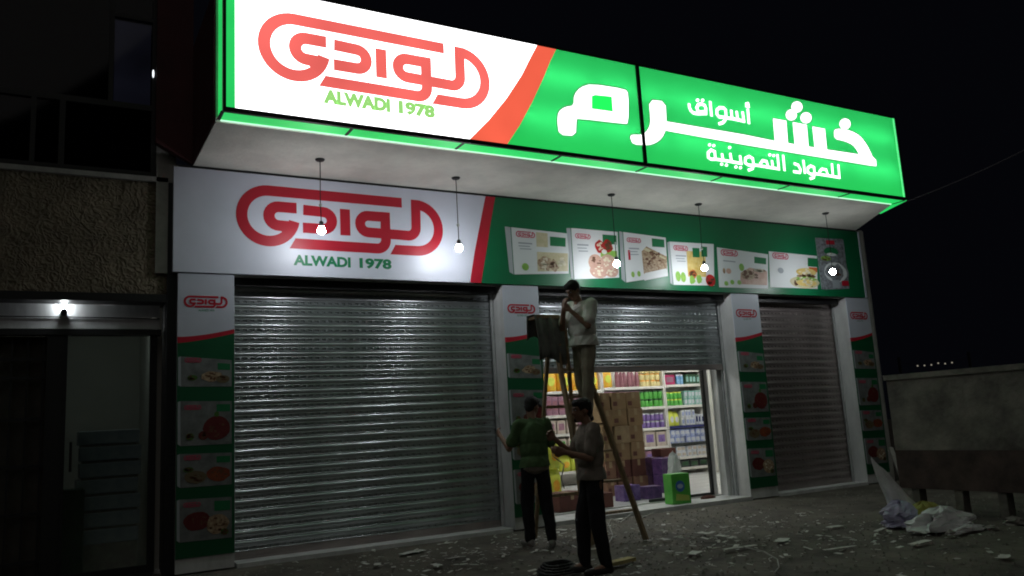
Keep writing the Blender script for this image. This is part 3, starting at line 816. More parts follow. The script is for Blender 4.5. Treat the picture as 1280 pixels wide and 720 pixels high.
# ceiling tubes
for k, (x, y) in enumerate(((7.6, 2.1), (10.2, 3.2), (12.4, 3.4))):
    t = empty('tube_light', (x, y, 3.36), ('fluorescent tube light on the shop ceiling', 'fluorescent tube light over the middle shelves', 'fluorescent tube light over the right shelves')[k], 'tube light', 'tube lights on the shop ceiling')
    MB().box(x - .62, x + .62, y - .03, y + .03, 3.36, 3.398).build('housing', M['shelf'], t)
    MB().tube((x - .6, y, 3.335), (x + .6, y, 3.335), .016, n=8).build('tube', M['tube'], t)

# shelving
def pm(name, c, r=.5, **k): return mat(name, c, r, **k)
PC = dict(yellow=pm('pack_yellow', (.75, .55, .04), col2=(.80, .28, .03), vscale=9), lime=pm('pack_lime', (.50, .62, .06), col2=(.70, .70, .10), vscale=8),
          maroon=pm('pack_maroon', (.22, .06, .09), col2=(.30, .14, .16), vscale=14), plum=pm('pack_plum', (.28, .14, .20), var=.2),
          pale=pm('pack_pale', (.55, .50, .40), col2=(.42, .32, .30), vscale=10), purple=pm('pack_purple', (.10, .045, .22), col2=(.24, .16, .40), vscale=10),
          darkpurple=pm('pack_dark_purple', (.045, .02, .11), col2=(.16, .08, .24), vscale=9), green=pm('pack_green', (.05, .30, .04), col2=(.12, .45, .08), vscale=10),
          darkgreen=pm('pack_dark_green', (.03, .09, .04), var=.3), teal=pm('pack_teal', (.16, .42, .38), col2=(.50, .62, .58), vscale=12),
          magenta=pm('pack_magenta', (.35, .02, .10), var=.2), blue=pm('pack_blue', (.04, .22, .50), col2=(.30, .50, .65), vscale=12),
          white=pm('pack_white', (.66, .68, .70), col2=(.48, .50, .58), vscale=12), bluewhite=pm('pack_blue_white', (.50, .56, .68), col2=(.16, .20, .50), vscale=7),
          navy=pm('shelf_edge_navy', (.02, .025, .12)), blackp=pm('crate_black', (.03, .035, .035)), lid=pm('lid_white', (.6, .6, .58)), cream=pm('jar_cream', (.62, .50, .18), col2=(.70, .62, .34), vscale=9))

def shelf_unit(x0, x1, y0, y1, levels, ztop, label, edge='shelf'):
    t = empty('shelf_unit', ((x0 + x1) / 2, (y0 + y1) / 2, .062), label, 'shelf')
    for z, e in levels:
        b = MB().box(x0 + .03, x1 - .03, y0 + .012, y1, z - .025, z).build('shelf_board', M['shelf'], t)
        MB().box(x0 + .03, x1 - .03, y0, y0 + .010, z - .04, z + .018).build('price_strip', PC['navy'] if e == 'n' else (PC['blackp'] if e == 'b' else M['shelf']), b)
    for x in (x0, x1 - .028): MB().box(x, x + .028, y0 + .02, y1, .062, ztop).build('upright', M['shelf'], t)
    MB().box(x0 + .03, x1 - .03, y1 + .002, y1 + .012, .062, ztop).build('back_panel', M['shelf'], t)
    return t
SYF, SYB = 4.70, 5.14
L1 = [(.35, ''), (.78, ''), (1.13, ''), (1.52, ''), (2.02, '')]
L2 = [(.35, ''), (.72, ''), (1.13, ''), (1.60, ''), (2.06, '')]
L3 = [(.20, ''), (.44, ''), (.75, 'b'), (1.14, 'n'), (1.60, ''), (2.08, ''), (2.42, '')]
shelf_unit(8.98, 10.50, SYF, SYB, L1, 2.75, 'white shelf unit at the left with yellow bags on top')
shelf_unit(10.52, 12.24, SYF, SYB, L2, 2.75, 'white middle shelf unit with maroon bottles and yellow jars')
shelf_unit(12.26, 13.38, SYF, SYB, L3, 2.75, 'white right shelf unit with teal packs and a navy price strip')
shelf_unit(7.2, 8.96, SYF, SYB, L1, 2.75, 'white shelf unit farthest left, mostly behind the green shirt')

def proto(kind, w_, d_, h, c1, c2=None):
    """meshes of one product around its own base centre: list of (part name, mesh)"""
    c2 = c2 or M['lid']
    parts = []
    a = MB()
    if kind == 'box':
        a.cbox(-w_ / 2, w_ / 2, -d_ / 2, d_ / 2, 0, h, min(.008, w_ * .08))
        b = MB().box(-w_ * .34, w_ * .34, -d_ / 2 - .002, -d_ / 2 - .0004, h * .3, h * .78)
        parts = [('carton', a, c1, False), ('printed_label', b, c2, False)]
    elif kind == 'bag':
        prof = []
        vs = []; fs = []; n = 14
        for k, (z, sw, sd) in enumerate(((0, .92, .7), (.12, 1, 1), (.5, 1.02, 1.0), (.8, .98, .75), (.93, .95, .2), (1, 1, .06))):
            for i in range(n):
                t = 2 * math.pi * i / n
                cx = math.copysign(abs(math.cos(t)) ** .5, math.cos(t)); cy = math.copysign(abs(math.sin(t)) ** .7, math.sin(t))
                vs.append((cx * w_ / 2 * sw, cy * d_ / 2 * sd, z * h))
        for k in range(5):
            for i in range(n): fs.append((k * n + i, k * n + (i + 1) % n, (k + 1) * n + (i + 1) % n, (k + 1) * n + i))
        fs.append(tuple(range(n - 1, -1, -1))); fs.append(tuple(5 * n + i for i in range(n)))
        a.add(vs, fs)
        b = MB().prism_xz(ell(0, h * .45, w_ * .28, h * .2, 10), -d_ / 2 - .006, -d_ / 2 - .004)
        parts = [('bag', a, c1, True), ('printed_label', b, c2, False)]
    elif kind == 'bottle':
        r = w_ / 2
        a.lathe((0, 0, 0), [(r * .9, 0), (r, h * .04), (r, h * .62), (r * .8, h * .74), (r * .35, h * .86), (r * .35, h * .92)], 10)
        b = MB().lathe((0, 0, h * .92), [(r * .42, 0), (r * .42, h * .08)], 10)
        c = MB().lathe((0, 0, h * .18), [(r * 1.02, 0), (r * 1.02, h * .3)], 10)
        parts = [('bottle', a, c1, True), ('cap', b, c2, False), ('printed_label', c, c2, False)]
    elif kind == 'jar':
        r = w_ / 2
        a.lathe((0, 0, 0), [(r * .9, 0), (r, h * .06), (r, h * .74), (r * .82, h * .84)], 12)
        b = MB().lathe((0, 0, h * .84), [(r * .88, 0), (r * .9, h * .14), (r * .8, h * .16)], 12)
        parts = [('jar', a, c1, False), ('lid', b, c2, False)]
    return parts
PRN = {'box': 'product_box', 'bag': 'product_bag', 'bottle': 'bottle', 'jar': 'jar'}
def make(kind, size, c1, c2, loc, label, cat, group=None, rz=0, name=None):
    t = empty(name or PRN[kind], loc, label, cat, group)
    for nm, mb, mt, sm in proto(kind, *size, c1, c2):
        o = mb.build(nm, mt, None, smooth=sm); o.parent = t
    t.rotation_euler[2] = rz
    return t
ORD = ['first', 'second', 'third', 'fourth', 'fifth', 'sixth', 'seventh', 'eighth', 'ninth', 'tenth']
def row(kind, n, x0, x1, z, size, c1, c2, label, group, cat, y=None, tiers=1, name=None):
    y = (SYF + size[1] / 2 + .03) if y is None else y
    first = None
    for tt in range(tiers):
        for i in range(n):
            x = x0 + (x1 - x0) * (i + .5) / n
            loc = (x + random.uniform(-.004, .004), y + random.uniform(-.012, .025), z + .002 + tt * size[2])
            lab = label
            if n > 1: lab += ', ' + ORD[i] + ' from the left'
            if tiers > 1: lab += ' in the ' + (('lower', 'upper') if tiers == 2 else ('bottom', 'middle', 'top'))[tt] + ' layer'
            if first is None: first = make(kind, size, c1, c2, loc, lab, cat, group, name=name)
            else:
                o = clone(first); o.location = loc; o.rotation_euler[2] = random.uniform(-.12, .12); o['label'] = lab
                if kind != 'box' or tiers == 1: o.scale = (1, 1, random.uniform(.93, 1.0))
P = PC
# left unit rows
row('bag', 4, 9.04, 10.46, 2.02, (.34, .26, .50), P['yellow'], P['lime'], 'yellow and orange bag on the top shelf of the left unit', 'yellow bags on the top left shelf', 'bag')
row('bag', 4, 7.3, 8.9, 2.02, (.34, .26, .50), P['yellow'], P['lime'], 'yellow bag on the top shelf behind the pillar edge', 'yellow bags on the farthest left shelf', 'bag')
row('box', 9, 9.04, 10.46, 1.52, (.145, .25, .42), P['plum'], P['maroon'], 'plum coloured box under the yellow bags', 'plum boxes under the yellow bags', 'box')
row('box', 9, 7.3, 8.9, 1.52, (.145, .25, .42), P['plum'], P['maroon'], 'plum coloured box on the farthest left shelf', 'plum boxes on the farthest left shelf', 'box')
row('box', 6, 9.04, 10.46, 1.13, (.21, .25, .30), P['pale'], P['plum'], 'pale box on the middle shelf of the left unit', 'pale boxes on the left unit', 'box')
row('box', 6, 9.04, 10.46, .78, (.21, .25, .28), P['pale'], P['green'], 'pale box with green print on a low left shelf', 'pale green printed boxes on the left unit', 'box')
row('bag', 5, 9.04, 10.46, .35, (.27, .25, .36), P['lime'], P['yellow'], 'lime bag on the lowest board of the left unit', 'lime bags on the lowest left board', 'bag')
# middle unit rows
row('bag', 1, 10.56, 10.86, 2.06, (.28, .26, .46), P['yellow'], P['lime'], 'orange yellow bag at the left end of the middle top shelf', None, 'bag')
row('bottle', 6, 10.92, 11.56, 2.06, (.098, .098, .44), P['maroon'], P['maroon'], 'dark maroon bottle on the middle top shelf', 'maroon bottles on the middle top shelf', 'bottle')
row('jar', 4, 11.60, 12.20, 2.06, (.142, .142, .155), P['cream'], P['yellow'], 'yellow jar on the middle top shelf', 'yellow jars on the middle top shelf', 'jar', tiers=3)
row('jar', 5, 11.55, 12.20, 1.60, (.118, .118, .19), P['green'], P['darkgreen'], 'green tin on the second middle shelf', 'green tins on the second middle shelf', 'tin', tiers=2)
row('box', 7, 10.56, 11.5, 1.60, (.13, .2, .38), P['plum'], P['lid'] if 'lid' in P else None, 'plum box behind the tall cardboard stack', 'plum boxes on the second middle shelf', 'box')
row('jar', 5, 11.55, 12.20, 1.13, (.120, .120, .17), P['purple'], P['white'], 'purple jar on the third middle shelf', 'purple jars on the third middle shelf', 'jar', tiers=2)
row('box', 2, 11.55, 12.20, .72, (.30, .3, .36), P['pale'], P['purple'], 'large pale box with purple print below the purple jars', 'large pale boxes on the middle unit', 'box')
row('box', 3, 11.2, 12.20, .35, (.30, .3, .30), P['plum'], P['purple'], 'large plum box on the lowest middle board', 'plum boxes on the lowest middle board', 'box')
# right unit rows
row('box', 8, 12.30, 13.36, 2.42, (.125, .2, .17), P['teal'], P['white'], 'small teal pack on the top board of the right unit', 'teal packs on the top right board', 'pack')
row('box', 1, 12.30, 12.62, 2.08, (.30, .25, .24), P['magenta'], P['plum'], 'magenta box on the right unit', None, 'box')
row('jar', 2, 12.66, 12.86, 2.08, (.095, .095, .25), P['blue'], P['white'], 'small blue bottle beside the magenta box', 'blue bottles beside the magenta box', 'bottle')
row('box', 4, 12.92, 13.36, 2.08, (.10, .2, .24), P['darkgreen'], P['teal'], 'dark green pack at the right end of the second board', 'dark green packs on the right unit', 'pack')
row('jar', 4, 12.30, 12.78, 1.60, (.112, .112, .165), P['green'], P['lime'], 'bright green tin on the right unit', 'bright green tins on the right unit', 'tin', tiers=2)
row('box', 5, 12.82, 13.36, 1.60, (.10, .2, .17), P['teal'], P['white'], 'pale teal pack beside the green tins', 'pale teal packs beside the green tins', 'pack', tiers=2)
row('bag', 2, 12.30, 12.66, 1.14, (.17, .2, .36), P['lime'], P['white'], 'yellow green bag above the navy price strip', 'yellow green bags on the right unit', 'bag')
row('box', 4, 12.70, 13.10, 1.14, (.09, .2, .18), P['white'], P['bluewhite'], 'white pack above the navy strip', 'white packs above the navy strip', 'pack', tiers=2)
row('box', 3, 13.12, 13.36, 1.14, (.075, .2, .26), P['white'], P['navy'], 'slim white pack at the right end above the navy strip', 'slim white packs above the navy strip', 'pack')
row('box', 7, 12.30, 13.36, .75, (.14, .24, .16), P['bluewhite'], P['white'], 'blue and white pack under the navy strip', 'blue white packs under the navy strip', 'pack', tiers=2)
row('box', 7, 12.30, 13.36, .44, (.14, .24, .125), P['white'], P['pale'], 'white pack near the floor', 'white packs near the floor', 'pack', tiers=2)
row('box', 3, 12.55, 13.36, .20, (.26, .24, .17), P['blackp'], P['darkgreen'], 'black crate on the lowest right board', 'black crates on the lowest right board', 'crate')

# cardboard tower and packs standing on the shop floor
def carton(x, y, z, sx, sy, sz, label, material=None, group=None, cat='carton', rz=0, tape=True, name='cardboard_box'):
    t = empty(name, (x, y, z), label, cat, group)
    o = MB().cbox(-sx / 2, sx / 2, -sy / 2, sy / 2, 0, sz, .008).build('carton_body', material or M['card'], None); o.parent = t
    if tape:
        o = MB().box(-.03, .03, -sy / 2 - .002, -sy / 2 - .0005, sz * .62, sz - .008).box(-.03, .03, -sy / 2, sy / 2, sz + .0005, sz + .002).build('tape', M['tape'], None); o.parent = t
        o = MB().box(-sx * .4, -sx * .12, -sy / 2 - .002, -sy / 2 - .0005, sz * .2, sz * .45).build('printed_label', M['card_dark'], None); o.parent = t
    t.rotation_euler[2] = rz
    return t
names = ['bottom', 'second', 'third', 'topmost']
card2 = mat('reddish_cardboard', (.27, .15, .10), .9, var=.2); card3 = mat('pale_cardboard', (.42, .31, .19), .9, var=.2)
for c_i, (cx_, cw_) in enumerate(((8.66, .22), (8.95, .32), (9.29, .32))):
    for k in range(6):
        carton(cx_ + random.uniform(-.012, .012), 2.25 + random.uniform(-.02, .03), .064 + k * .301, cw_, .42, .30,
               f"{('bottom', 'second', 'third', 'fourth', 'fifth', 'topmost')[k]} carton of the {('narrow left', 'middle', 'right')[c_i]} column of the carton stack",
               random.choice((M['card'], card2, card3, M['card'])) if k > 1 else random.choice((card2, M['card_dark'], M['card'])),
               group='stack of brown cartons in the shop', rz=random.uniform(-.05, .05))
x = 0
for k in range(4):
    carton(9.56 + .22 * (k % 2), 1.75, .064 + (k // 2) * .30, .21, .26, .295, ('lower left', 'lower right', 'upper left', 'upper right')[k] + ' dark purple pack beside the brown cartons', P['darkpurple'], 'dark purple packs stacked on the floor', 'pack', tape=False, name='product_pack')
for k in range(2):
    carton(9.72 + .30 * k, 2.2, .064, .28, .3, .60, ('tall purple pack behind the dark purple packs', 'tall maroon purple pack right of the dark purple packs')[k], P['darkpurple'] if k == 0 else P['maroon'], None, 'pack', tape=False, name='product_pack')
carton(10.0, 2.2, .668, .36, .28, .14, 'small maroon box lying on the tall packs', M['card_dark'], None, 'box', tape=False)
carton(8.35, 1.20, .064, .34, .26, .25, 'low blue purple box in front of the brown cartons', P['purple'], None, 'box', tape=False, name='product_box')
carton(8.78, 1.15, .064, .30, .26, .20, 'low dark purple box beside the green detergent box', P['darkpurple'], None, 'box', tape=False, name='product_box')
carton(6.95, .95, .064, .50, .40, .27, 'dark maroon flat carton just inside the entrance', M['card_dark'], None, 'carton', rz=.1)
carton(7.45, .80, .064, .42, .3, .22, 'dark maroon carton behind the ladder foot', M['card_dark'], None, 'carton', rz=-.06)
carton(6.55, 1.9, .064, .30, .3, .85, 'tall pale box behind the standing man', P['pale'], None, 'box', tape=False)
for k in range(3):
    make('bag', (.26, .2, .52), P['lime'], P['yellow'], (7.35 + .22 * k, 2.6, .064 + .0), ('left', 'middle', 'right')[k] + ' lime yellow bag standing on the shop floor', 'bag', 'lime bags standing on the shop floor')
for k in range(3):
    make('bag', (.26, .2, .52), P['lime'], P['yellow'], (7.35 + .22 * k, 2.6, .60), ('left', 'middle', 'right')[k] + ' lime yellow bag stacked on another lime bag', 'bag', 'lime bags stacked second on the shop floor')

# green detergent box at the sill
gb = empty('detergent_box', (8.60, .24, .046), 'bright green detergent box with a blue round mark on the sill', 'box')
o = MB().cbox(-.175, .175, -.11, .11, 0, .46, .008).build('carton_body', pm('detergent_green', (.06, .42, .05), col2=(.14, .50, .08), vscale=6)); o.parent = gb
b_ = o
o = MB().prism_xz(ell(-.02, .27, .085, .085, 20), -.1125, -.1105).build('round_mark', pm('mark_blue', (.05, .16, .50))); o.parent = gb
o = MB().prism_xz(ell(-.02, .27, .055, .035, 16), -.1140, -.1130).build('round_mark_centre', pm('mark_pale', (.5, .6, .75))); o.parent = gb
o = MB().prism_xz([(-.12, .06), (.14, .04), (.14, .12), (-.10, .16)], -.1125, -.1105).build('printed_label', pm('mark_lime', (.45, .55, .12))); o.parent = gb
gb.rotation_euler[2] = -.08

# white carrier bag hanging over the goods
def crumple(name, base, rx, ry, h, material, label, cat, tip=(0, 0), seed=1, n=22, m_=12, fold=.25, squash=1.0, taper=1.0):
    vs = []; fs = []
    for k in range(m_):
        v = k / (m_ - 1)
        r = (1 - v) ** taper if taper != 1.0 else math.sqrt(max(0, 1 - v * v))
        r = max(r, .03)
        for i in range(n):
            t = 2 * math.pi * i / n
            q = Vector((math.cos(t) * 1.6, math.sin(t) * 1.6, v * 2.6 + seed * 7.3))
            f = 1 + fold * (noise.noise(q) * 1.3 + .6 * noise.noise(q * 2.7))
            vs.append((base[0] + math.cos(t) * rx * r * f + tip[0] * v, base[1] + math.sin(t) * ry * r * f + tip[1] * v, base[2] + max(0, h * v * (1 + fold * .5 * noise.noise(q * 1.7)))))
    for k in range(m_ - 1):
        for i in range(n): fs.append((k * n + i, k * n + (i + 1) % n, (k + 1) * n + (i + 1) % n, (k + 1) * n + i))
    fs.append(tuple((m_ - 1) * n + i for i in range(n))); fs.append(tuple(range(n - 1, -1, -1)))
    o = MB().add(vs, fs).build(name, material, None, smooth=False)
    cx, cy = base[0], base[1]
    for v in o.data.vertices: v.co -= Vector(base)
    o.location = base
    tag(o, label, cat)
    return o
crumple('carrier_bag', (9.18, .95, .062), .17, .11, .72, M['plastic_white'], 'tall white plastic carrier bag behind the green detergent box', 'bag', seed=3, taper=.32, fold=.3)
crumple('cloth_scrap', (9.35, .40, .046), .16, .06, .05, M['card_dark'], 'brown crumpled rag on the sill by the right jamb', 'rag', seed=9)

# ------------------------------------------------------------------ neighbour building on the left
nb = empty('neighbour_building', (0, .2, 0), 'dark rough stucco building left of the shop', 'building')
NX0 = -6.0
MB().prism_xz([(NX0, 3.13), (1.13, 3.13), (1.13, 4.47), (NX0, 4.47)], .10, .5).build('stucco_wall', M['stucco'], nb)
MB().box(NX0, 1.13, .06, .5, 4.474, 4.53).build('window_ledge', M['wall'], nb)
MB().box(1.13, 1.236, .05, .5, 0, 4.47).build('corner_strip', M['darkmetal'], nb)
MB().box(1.0, 1.22, .12, .5, 4.535, 9).build('upper_wall', M['wall'], nb)
MB().box(NX0, 1.125, .05, .5, 3.035, 3.126).build('lintel', M['black'], nb)
# transom strip with its boards
tr = empty('transom_panel', (0, .3, 2.75), 'pale boarded transom strip lit by the small lamp', 'panel')
for k, (za, zb) in enumerate(((2.752, 2.878), (2.888, 3.03))):
    MB().box(NX0, 1.08, .30, .33, za, zb).build('board', M['pillar'], tr)
# porch lamp: dark round holder with glowing disc above
lx, lz_ = at(80, 389, .22)
pl = empty('porch_lamp', (lx, .26, lz_), 'small round lamp glowing on the transom strip', 'lamp')
MB().tube((lx, .20, lz_ - .01), (lx, .295, lz_ - .01), .032, n=14).build('holder', M['black'], pl)
MB().lathe((lx, .235, lz_ + .040), [(.008, 0), (.022, .008), (.026, .022), (.020, .036), (.008, .042)], 12).build('lamp_glass', M['lamp_dim'], pl, smooth=True)
MB().path([(NX0, .288, 2.884), (lx - .03, .285, 2.882)], .006).path([(lx + .03, .285, 2.882), (1.08, .288, 2.872)], .006).build('cable', M['cord'], pl)
# door frames under it
fd = empty('metal_gate', (-.4, .35, 0), 'dark metal lattice gate at the far left edge', 'gate')
MB().box(-.06, .10, .30, .42, 0, 2.74).build('frame_post', M['black'], fd)
MB().box(NX0, 1.1, .28, .42, 2.68, 2.745).build('frame_beam', M['black'], fd)
for z in (.25, .75, 1.25, 1.75, 2.20, 2.40):
    MB().box(-1.5, -.06, .35, .37, z, z + .035).build('rail', M['darkmetal'], fd)
for k in range(10):
    x = -1.45 + .15 * k
    MB().box(x, x + .018, .372, .388, .02, 2.64).build('bar', M['darkmetal'], fd)
MB().box(-1.6, -.06, .45, .47, 0, 2.68).build('back_sheet', mat('gate_sheet', (.06, .055, .045), .8, var=.3), fd)
gd = empty('glass_door', (.55, .35, 0), 'tall dark glass door beside the left pillar poster', 'door')
MB().box(.10, .14, .32, .38, .02, 2.68).build('stile', M['darkmetal'], gd)
MB().box(.985, 1.06, .32, .38, .02, 2.68).build('stile', M['darkmetal'], gd)
MB().box(.14, .985, .32, .38, .02, .10).build('rail', M['darkmetal'], gd)
MB().box(.14, .985, .347, .353, .10, 2.68).build('pane', M['glass'], gd)
MB().tube((.20, .30, 1.18), (.20, .30, 1.50), .014, n=8).build('handle', M['black'], gd)
# room behind the glass
nr = empty('neighbour_room', (.5, 2, 0), 'dim grey room behind the glass door', 'room')
MB().box(-1.2, 1.2, 2.6, 2.7, 0, 3.0).build('back_wall', M['intwall'], nr)
MB().box(-1.3, -1.2, .5, 2.7, 0, 3.0).build('side_wall', M['intwall'], nr)
MB().box(1.07, 1.2, .5, 2.6, 0, 3.0).build('side_wall', M['intwall'], nr)
MB().box(-1.2, 1.2, .5, 2.7, 3.0, 3.1).build('ceiling', M['intwall'], nr)
ncl = empty('room_fill_lamp', (.55, .95, 2.9), 'added fill lamp, unseen at the ceiling of the room behind the glass door', 'lamp')  # unseen lamp added to brighten the room and its tray stack
MB().lathe((.55, .95, 2.94), [(.06, 0), (.08, .02), (.08, .055)], 14).build('base', M['shelf'], ncl)
MB().lathe((.55, .95, 2.89), [(.01, 0), (.05, .012), (.06, .03), (.055, .048)], 14).build('shade', glow('room_fill_glow', (.95, 1.0, .98), 22), ncl, smooth=True)
nf = MB().box(-1.3, 1.2, .42, 2.7, -.05, .02).build('neighbour_floor', M['tile']); tag(nf, kind='structure')
for k in range(7):
    c_ = carton(.62 + random.uniform(-.02, .02), 1.2, .022 + .19 * k + (.3), .66, .5, .16, ('lowest', 'second', 'third', 'fourth', 'fifth', 'sixth', 'topmost')[k] + ' pale tray of the stack behind the glass door', P['white'], 'pale trays stacked behind the glass door', 'tray', tape=False, name='stacked_tray')
    if k: MB().box(-.3, .3, -.22, .22, -.028, -.002).build('foot_rim', P['pale'], None).parent = c_
    else: MB().box(-.32, .32, -.24, .24, -.30, -.004).build('base_crate', P['pale'], None).parent = c_
carton(.24, .85, .022, .24, .3, .95, 'tall dark green carton behind the glass door', P['darkgreen'], None, 'carton', tape=False)

# upper window of the neighbour
uw = empty('upper_window', (0, .15, 4.53), 'large dark upstairs window with black frames', 'window')
def frm(x0, x1, z0, z1): return (x0, x1, z0, z1)
for (x0, x1, z0, z1) in ((-6, 1.0, 4.535, 4.60), (.94, 1.0, 4.6, 9), (.47, .52, 5.43, 9), (-6, .94, 5.36, 5.43), (.52, .94, 6.50, 6.55), (-.02, .04, 4.6, 5.36), (-.30, -.25, 4.6, 5.36)):
    MB().box(x0, x1, .12, .20, z0, z1).build('frame', M['black'], uw)
for (x0, x1, z0, z1) in ((.52, .94, 5.43, 6.50), (.52, .94, 6.55, 9), (.04, .94, 4.6, 5.36), (-.25, -.02, 4.6, 5.36), (-6, -.30, 4.6, 5.36), (-6, .47, 5.43, 9)):
    MB().box(x0, x1, .155, .161, z0, z1).build('pane', M['winglass'], uw)
MB().box(.53, .93, .20, .21, 5.44, 6.49).build('pane_sheen_sheet', glow('pane_sheen_glow', (.8, .8, 1.0), .028, (.1, .1, .1), var=.5), uw)  # glowing sheet added to imitate the sky reflected in this pane
MB().box(-6, 1.0, .215, .225, 4.62, 9).build('curtain', mat('upper_curtain', (.030, .028, .030), .9, var=.5, vscale=2), uw)
for (x, z, s) in ((-.45, 4.85, .2), (-.40, 5.2, .16)):
    MB().box(x - s, x + s, .17, .20, z - .12, z + .12).build('stored_box', M['darkmetal'], uw)
px_, pz_ = at(192, 97, .22)
ul = empty('window_glint', (px_, .24, pz_), 'tiny bright white reflection at the edge of the upstairs window, built as a glowing piece', 'lamp')  # small glowing piece standing in for a light reflected in the window
MB().lathe((px_ - .015, .115 - .01, pz_ - .05), [(.004, 0), (.010, .02), (.011, .06), (.007, .09), (.003, .10)], 8).build('lamp_glass', glow('window_glint_glow', (.9, .95, 1), 1.6), ul)
MB().box(px_ - .006, px_ + .03, .118, .122, pz_ - .06, pz_ + .06).build('holder', M['black'], ul)

# ------------------------------------------------------------------ wall at the right
rw = empty('boundary_wall', (9.75, -4.5, 0), 'low patchy concrete wall raised on stub legs at the right', 'wall')
XW = 9.62
yw0 = -2.95
MB().box(XW, XW + .18, -7.5, yw0, .80, 1.70).build('wall_panel', M['conc_wall'], rw)
MB().box(XW - .03, XW + .21, -7.5, yw0 + .02, 1.703, 1.77).build('coping', M['conc_wall'], rw)
MB().box(XW - .002, XW + .18, -7.5, yw0, .32, .797).build('painted_band', M['redpaint'], rw)
for k, y in enumerate((-3.15, -3.72, -4.25, -4.85, -5.5)):
    MB().box(XW + .02, XW + .16, y - .05, y + .05, -.02, .317).build('leg', M['conc_wall'], rw)
# string of far lamps
fs_ = empty('lamp_string', (24, 6, 2.5), 'distant string of six tiny lamps above the wall', 'string lights')
cc = []
for k in range(6):
    d = RIGHT * ((1147 + 8.6 * k - 640) / FPX) + DOWN * ((457 - .8 * k + random.uniform(-.8, .8) - 360) / FPX) + FWD
    p = CAM + d * 30
    MB().lathe(p, [(.008, -.03), (.03, -.01), (.03, .01), (.008, .03)], 8).build('lamp', M['speck'], fs_); cc.append(tuple(p + Vector((0, 0, .05))))
MB().path(cc, .006).build('wire', M['cord'], fs_)
fs2 = cc
MB().tube((cc[0][0] - .6, cc[0][1] + .3, 0), (cc[0][0] - .6, cc[0][1] + .3, cc[0][2] + .3), .05).path([(cc[0][0] - .6, cc[0][1] + .3, cc[0][2] + .1), cc[0]], .006).build('post', M['darkmetal'], fs_)
MB().tube((cc[-1][0] + .6, cc[-1][1] - .3, 0), (cc[-1][0] + .6, cc[-1][1] - .3, cc[-1][2] + .3), .05).path([cc[-1], (cc[-1][0] + .6, cc[-1][1] - .3, cc[-1][2] + .1)], .006).build('post', M['darkmetal'], fs_)
# overhead cable from the building corner
a = Vector((13.35, .3, 4.9)); b = Vector((21.0, -3.0, 8.5)); pts = []
for k in range(17):
    u = k / 16; p = a.lerp(b, u); p.z -= .9 * 4 * u * (1 - u) * .4; pts.append(p)
o = MB().path(pts, .012).build('overhead_cable', mat('cable_grey', (.2, .2, .22), .7)); tag(o, 'thin overhead cable running up from the building corner', 'cable')

# ------------------------------------------------------------------ ladder, tools
lad = empty('step_ladder', (5.75, -1.9, 0), 'wooden step ladder standing in front of the open shop entrance', 'ladder')
TA = Vector((5.36, -1.52, 2.68)); TB = Vector((5.62, -1.52, 2.68)); FA = Vector((5.41, -2.02, 0)); FB = Vector((6.09, -2.12, 0))
RA = Vector((5.32, -.88, 0)); RB = Vector((6.02, -.92, 0))
for p, q in ((FA, TA), (FB, TB)): MB().bar(p, q, .034, .075, up=(0, 1, 0)).build('front_rail', M['wood'], lad)
for p, q in ((RA, TA + Vector((.02, .07, -.08))), (RB, TB + Vector((-.02, .07, -.08)))): MB().bar(p, q, .028, .045, up=(1, 0, 0)).build('rear_leg', M['wood'], lad)
for z in (.34, .69, 1.04, 1.36, 1.70, 2.03, 2.34):
    u = z / 2.68; a = FA.lerp(TA, u); b = FB.lerp(TB, u)
    MB().box(a.x - .01, b.x + .01, a.y - .055, a.y + .045, z - .014, z + .012).build('rung', M['wood'], lad)
MB().box(5.10, 5.68, -1.62, -1.38, 2.665, 2.70).build('top_board', M['wood'], lad)
for z in (.5, 1.6):
    u = z / 2.6; a = RA.lerp(TA, u); b = RB.lerp(TB, u); MB().box(a.x, b.x, a.y - .01, a.y + .01, z - .02, z + .02).build('rear_brace', M['wood'], lad)
def drape():
    vs = []; fs = []; n = 16; prof_ = [(-1.66, 2.14), (-1.655, 2.3), (-1.65, 2.45), (-1.64, 2.6), (-1.60, 2.715), (-1.50, 2.72), (-1.40, 2.715), (-1.36, 2.6), (-1.35, 2.42)]
    for k, (y, z) in enumerate(prof_):
        for i in range(n):
            u = i / (n - 1); d = (.022 * math.sin(u * 17 + k * .3) + .012 * math.sin(u * 31)) * (1 if k not in (4, 5, 6) else .15)
            vs.append((5.08 + .36 * u + .01 * math.sin(k), y + d * (1 if y < -1.5 else -1), z + (.05 * math.sin(u * 5) if k in (0, 8) else 0)))
    m = len(prof_)
    for k in range(m - 1):
        for i in range(n - 1): fs.append((k * n + i, k * n + i + 1, (k + 1) * n + i + 1, (k + 1) * n + i))
    o = MB().add(vs, fs).build('draped_cloth', mat('dark_cloth', (.22, .23, .21), .95, var=.3), None, smooth=True)
    sd = o.modifiers.new('thickness', 'SOLIDIFY'); sd.thickness = .006
    tag(o, 'dark cloth draped over the top of the wooden ladder', 'cloth')
drape()

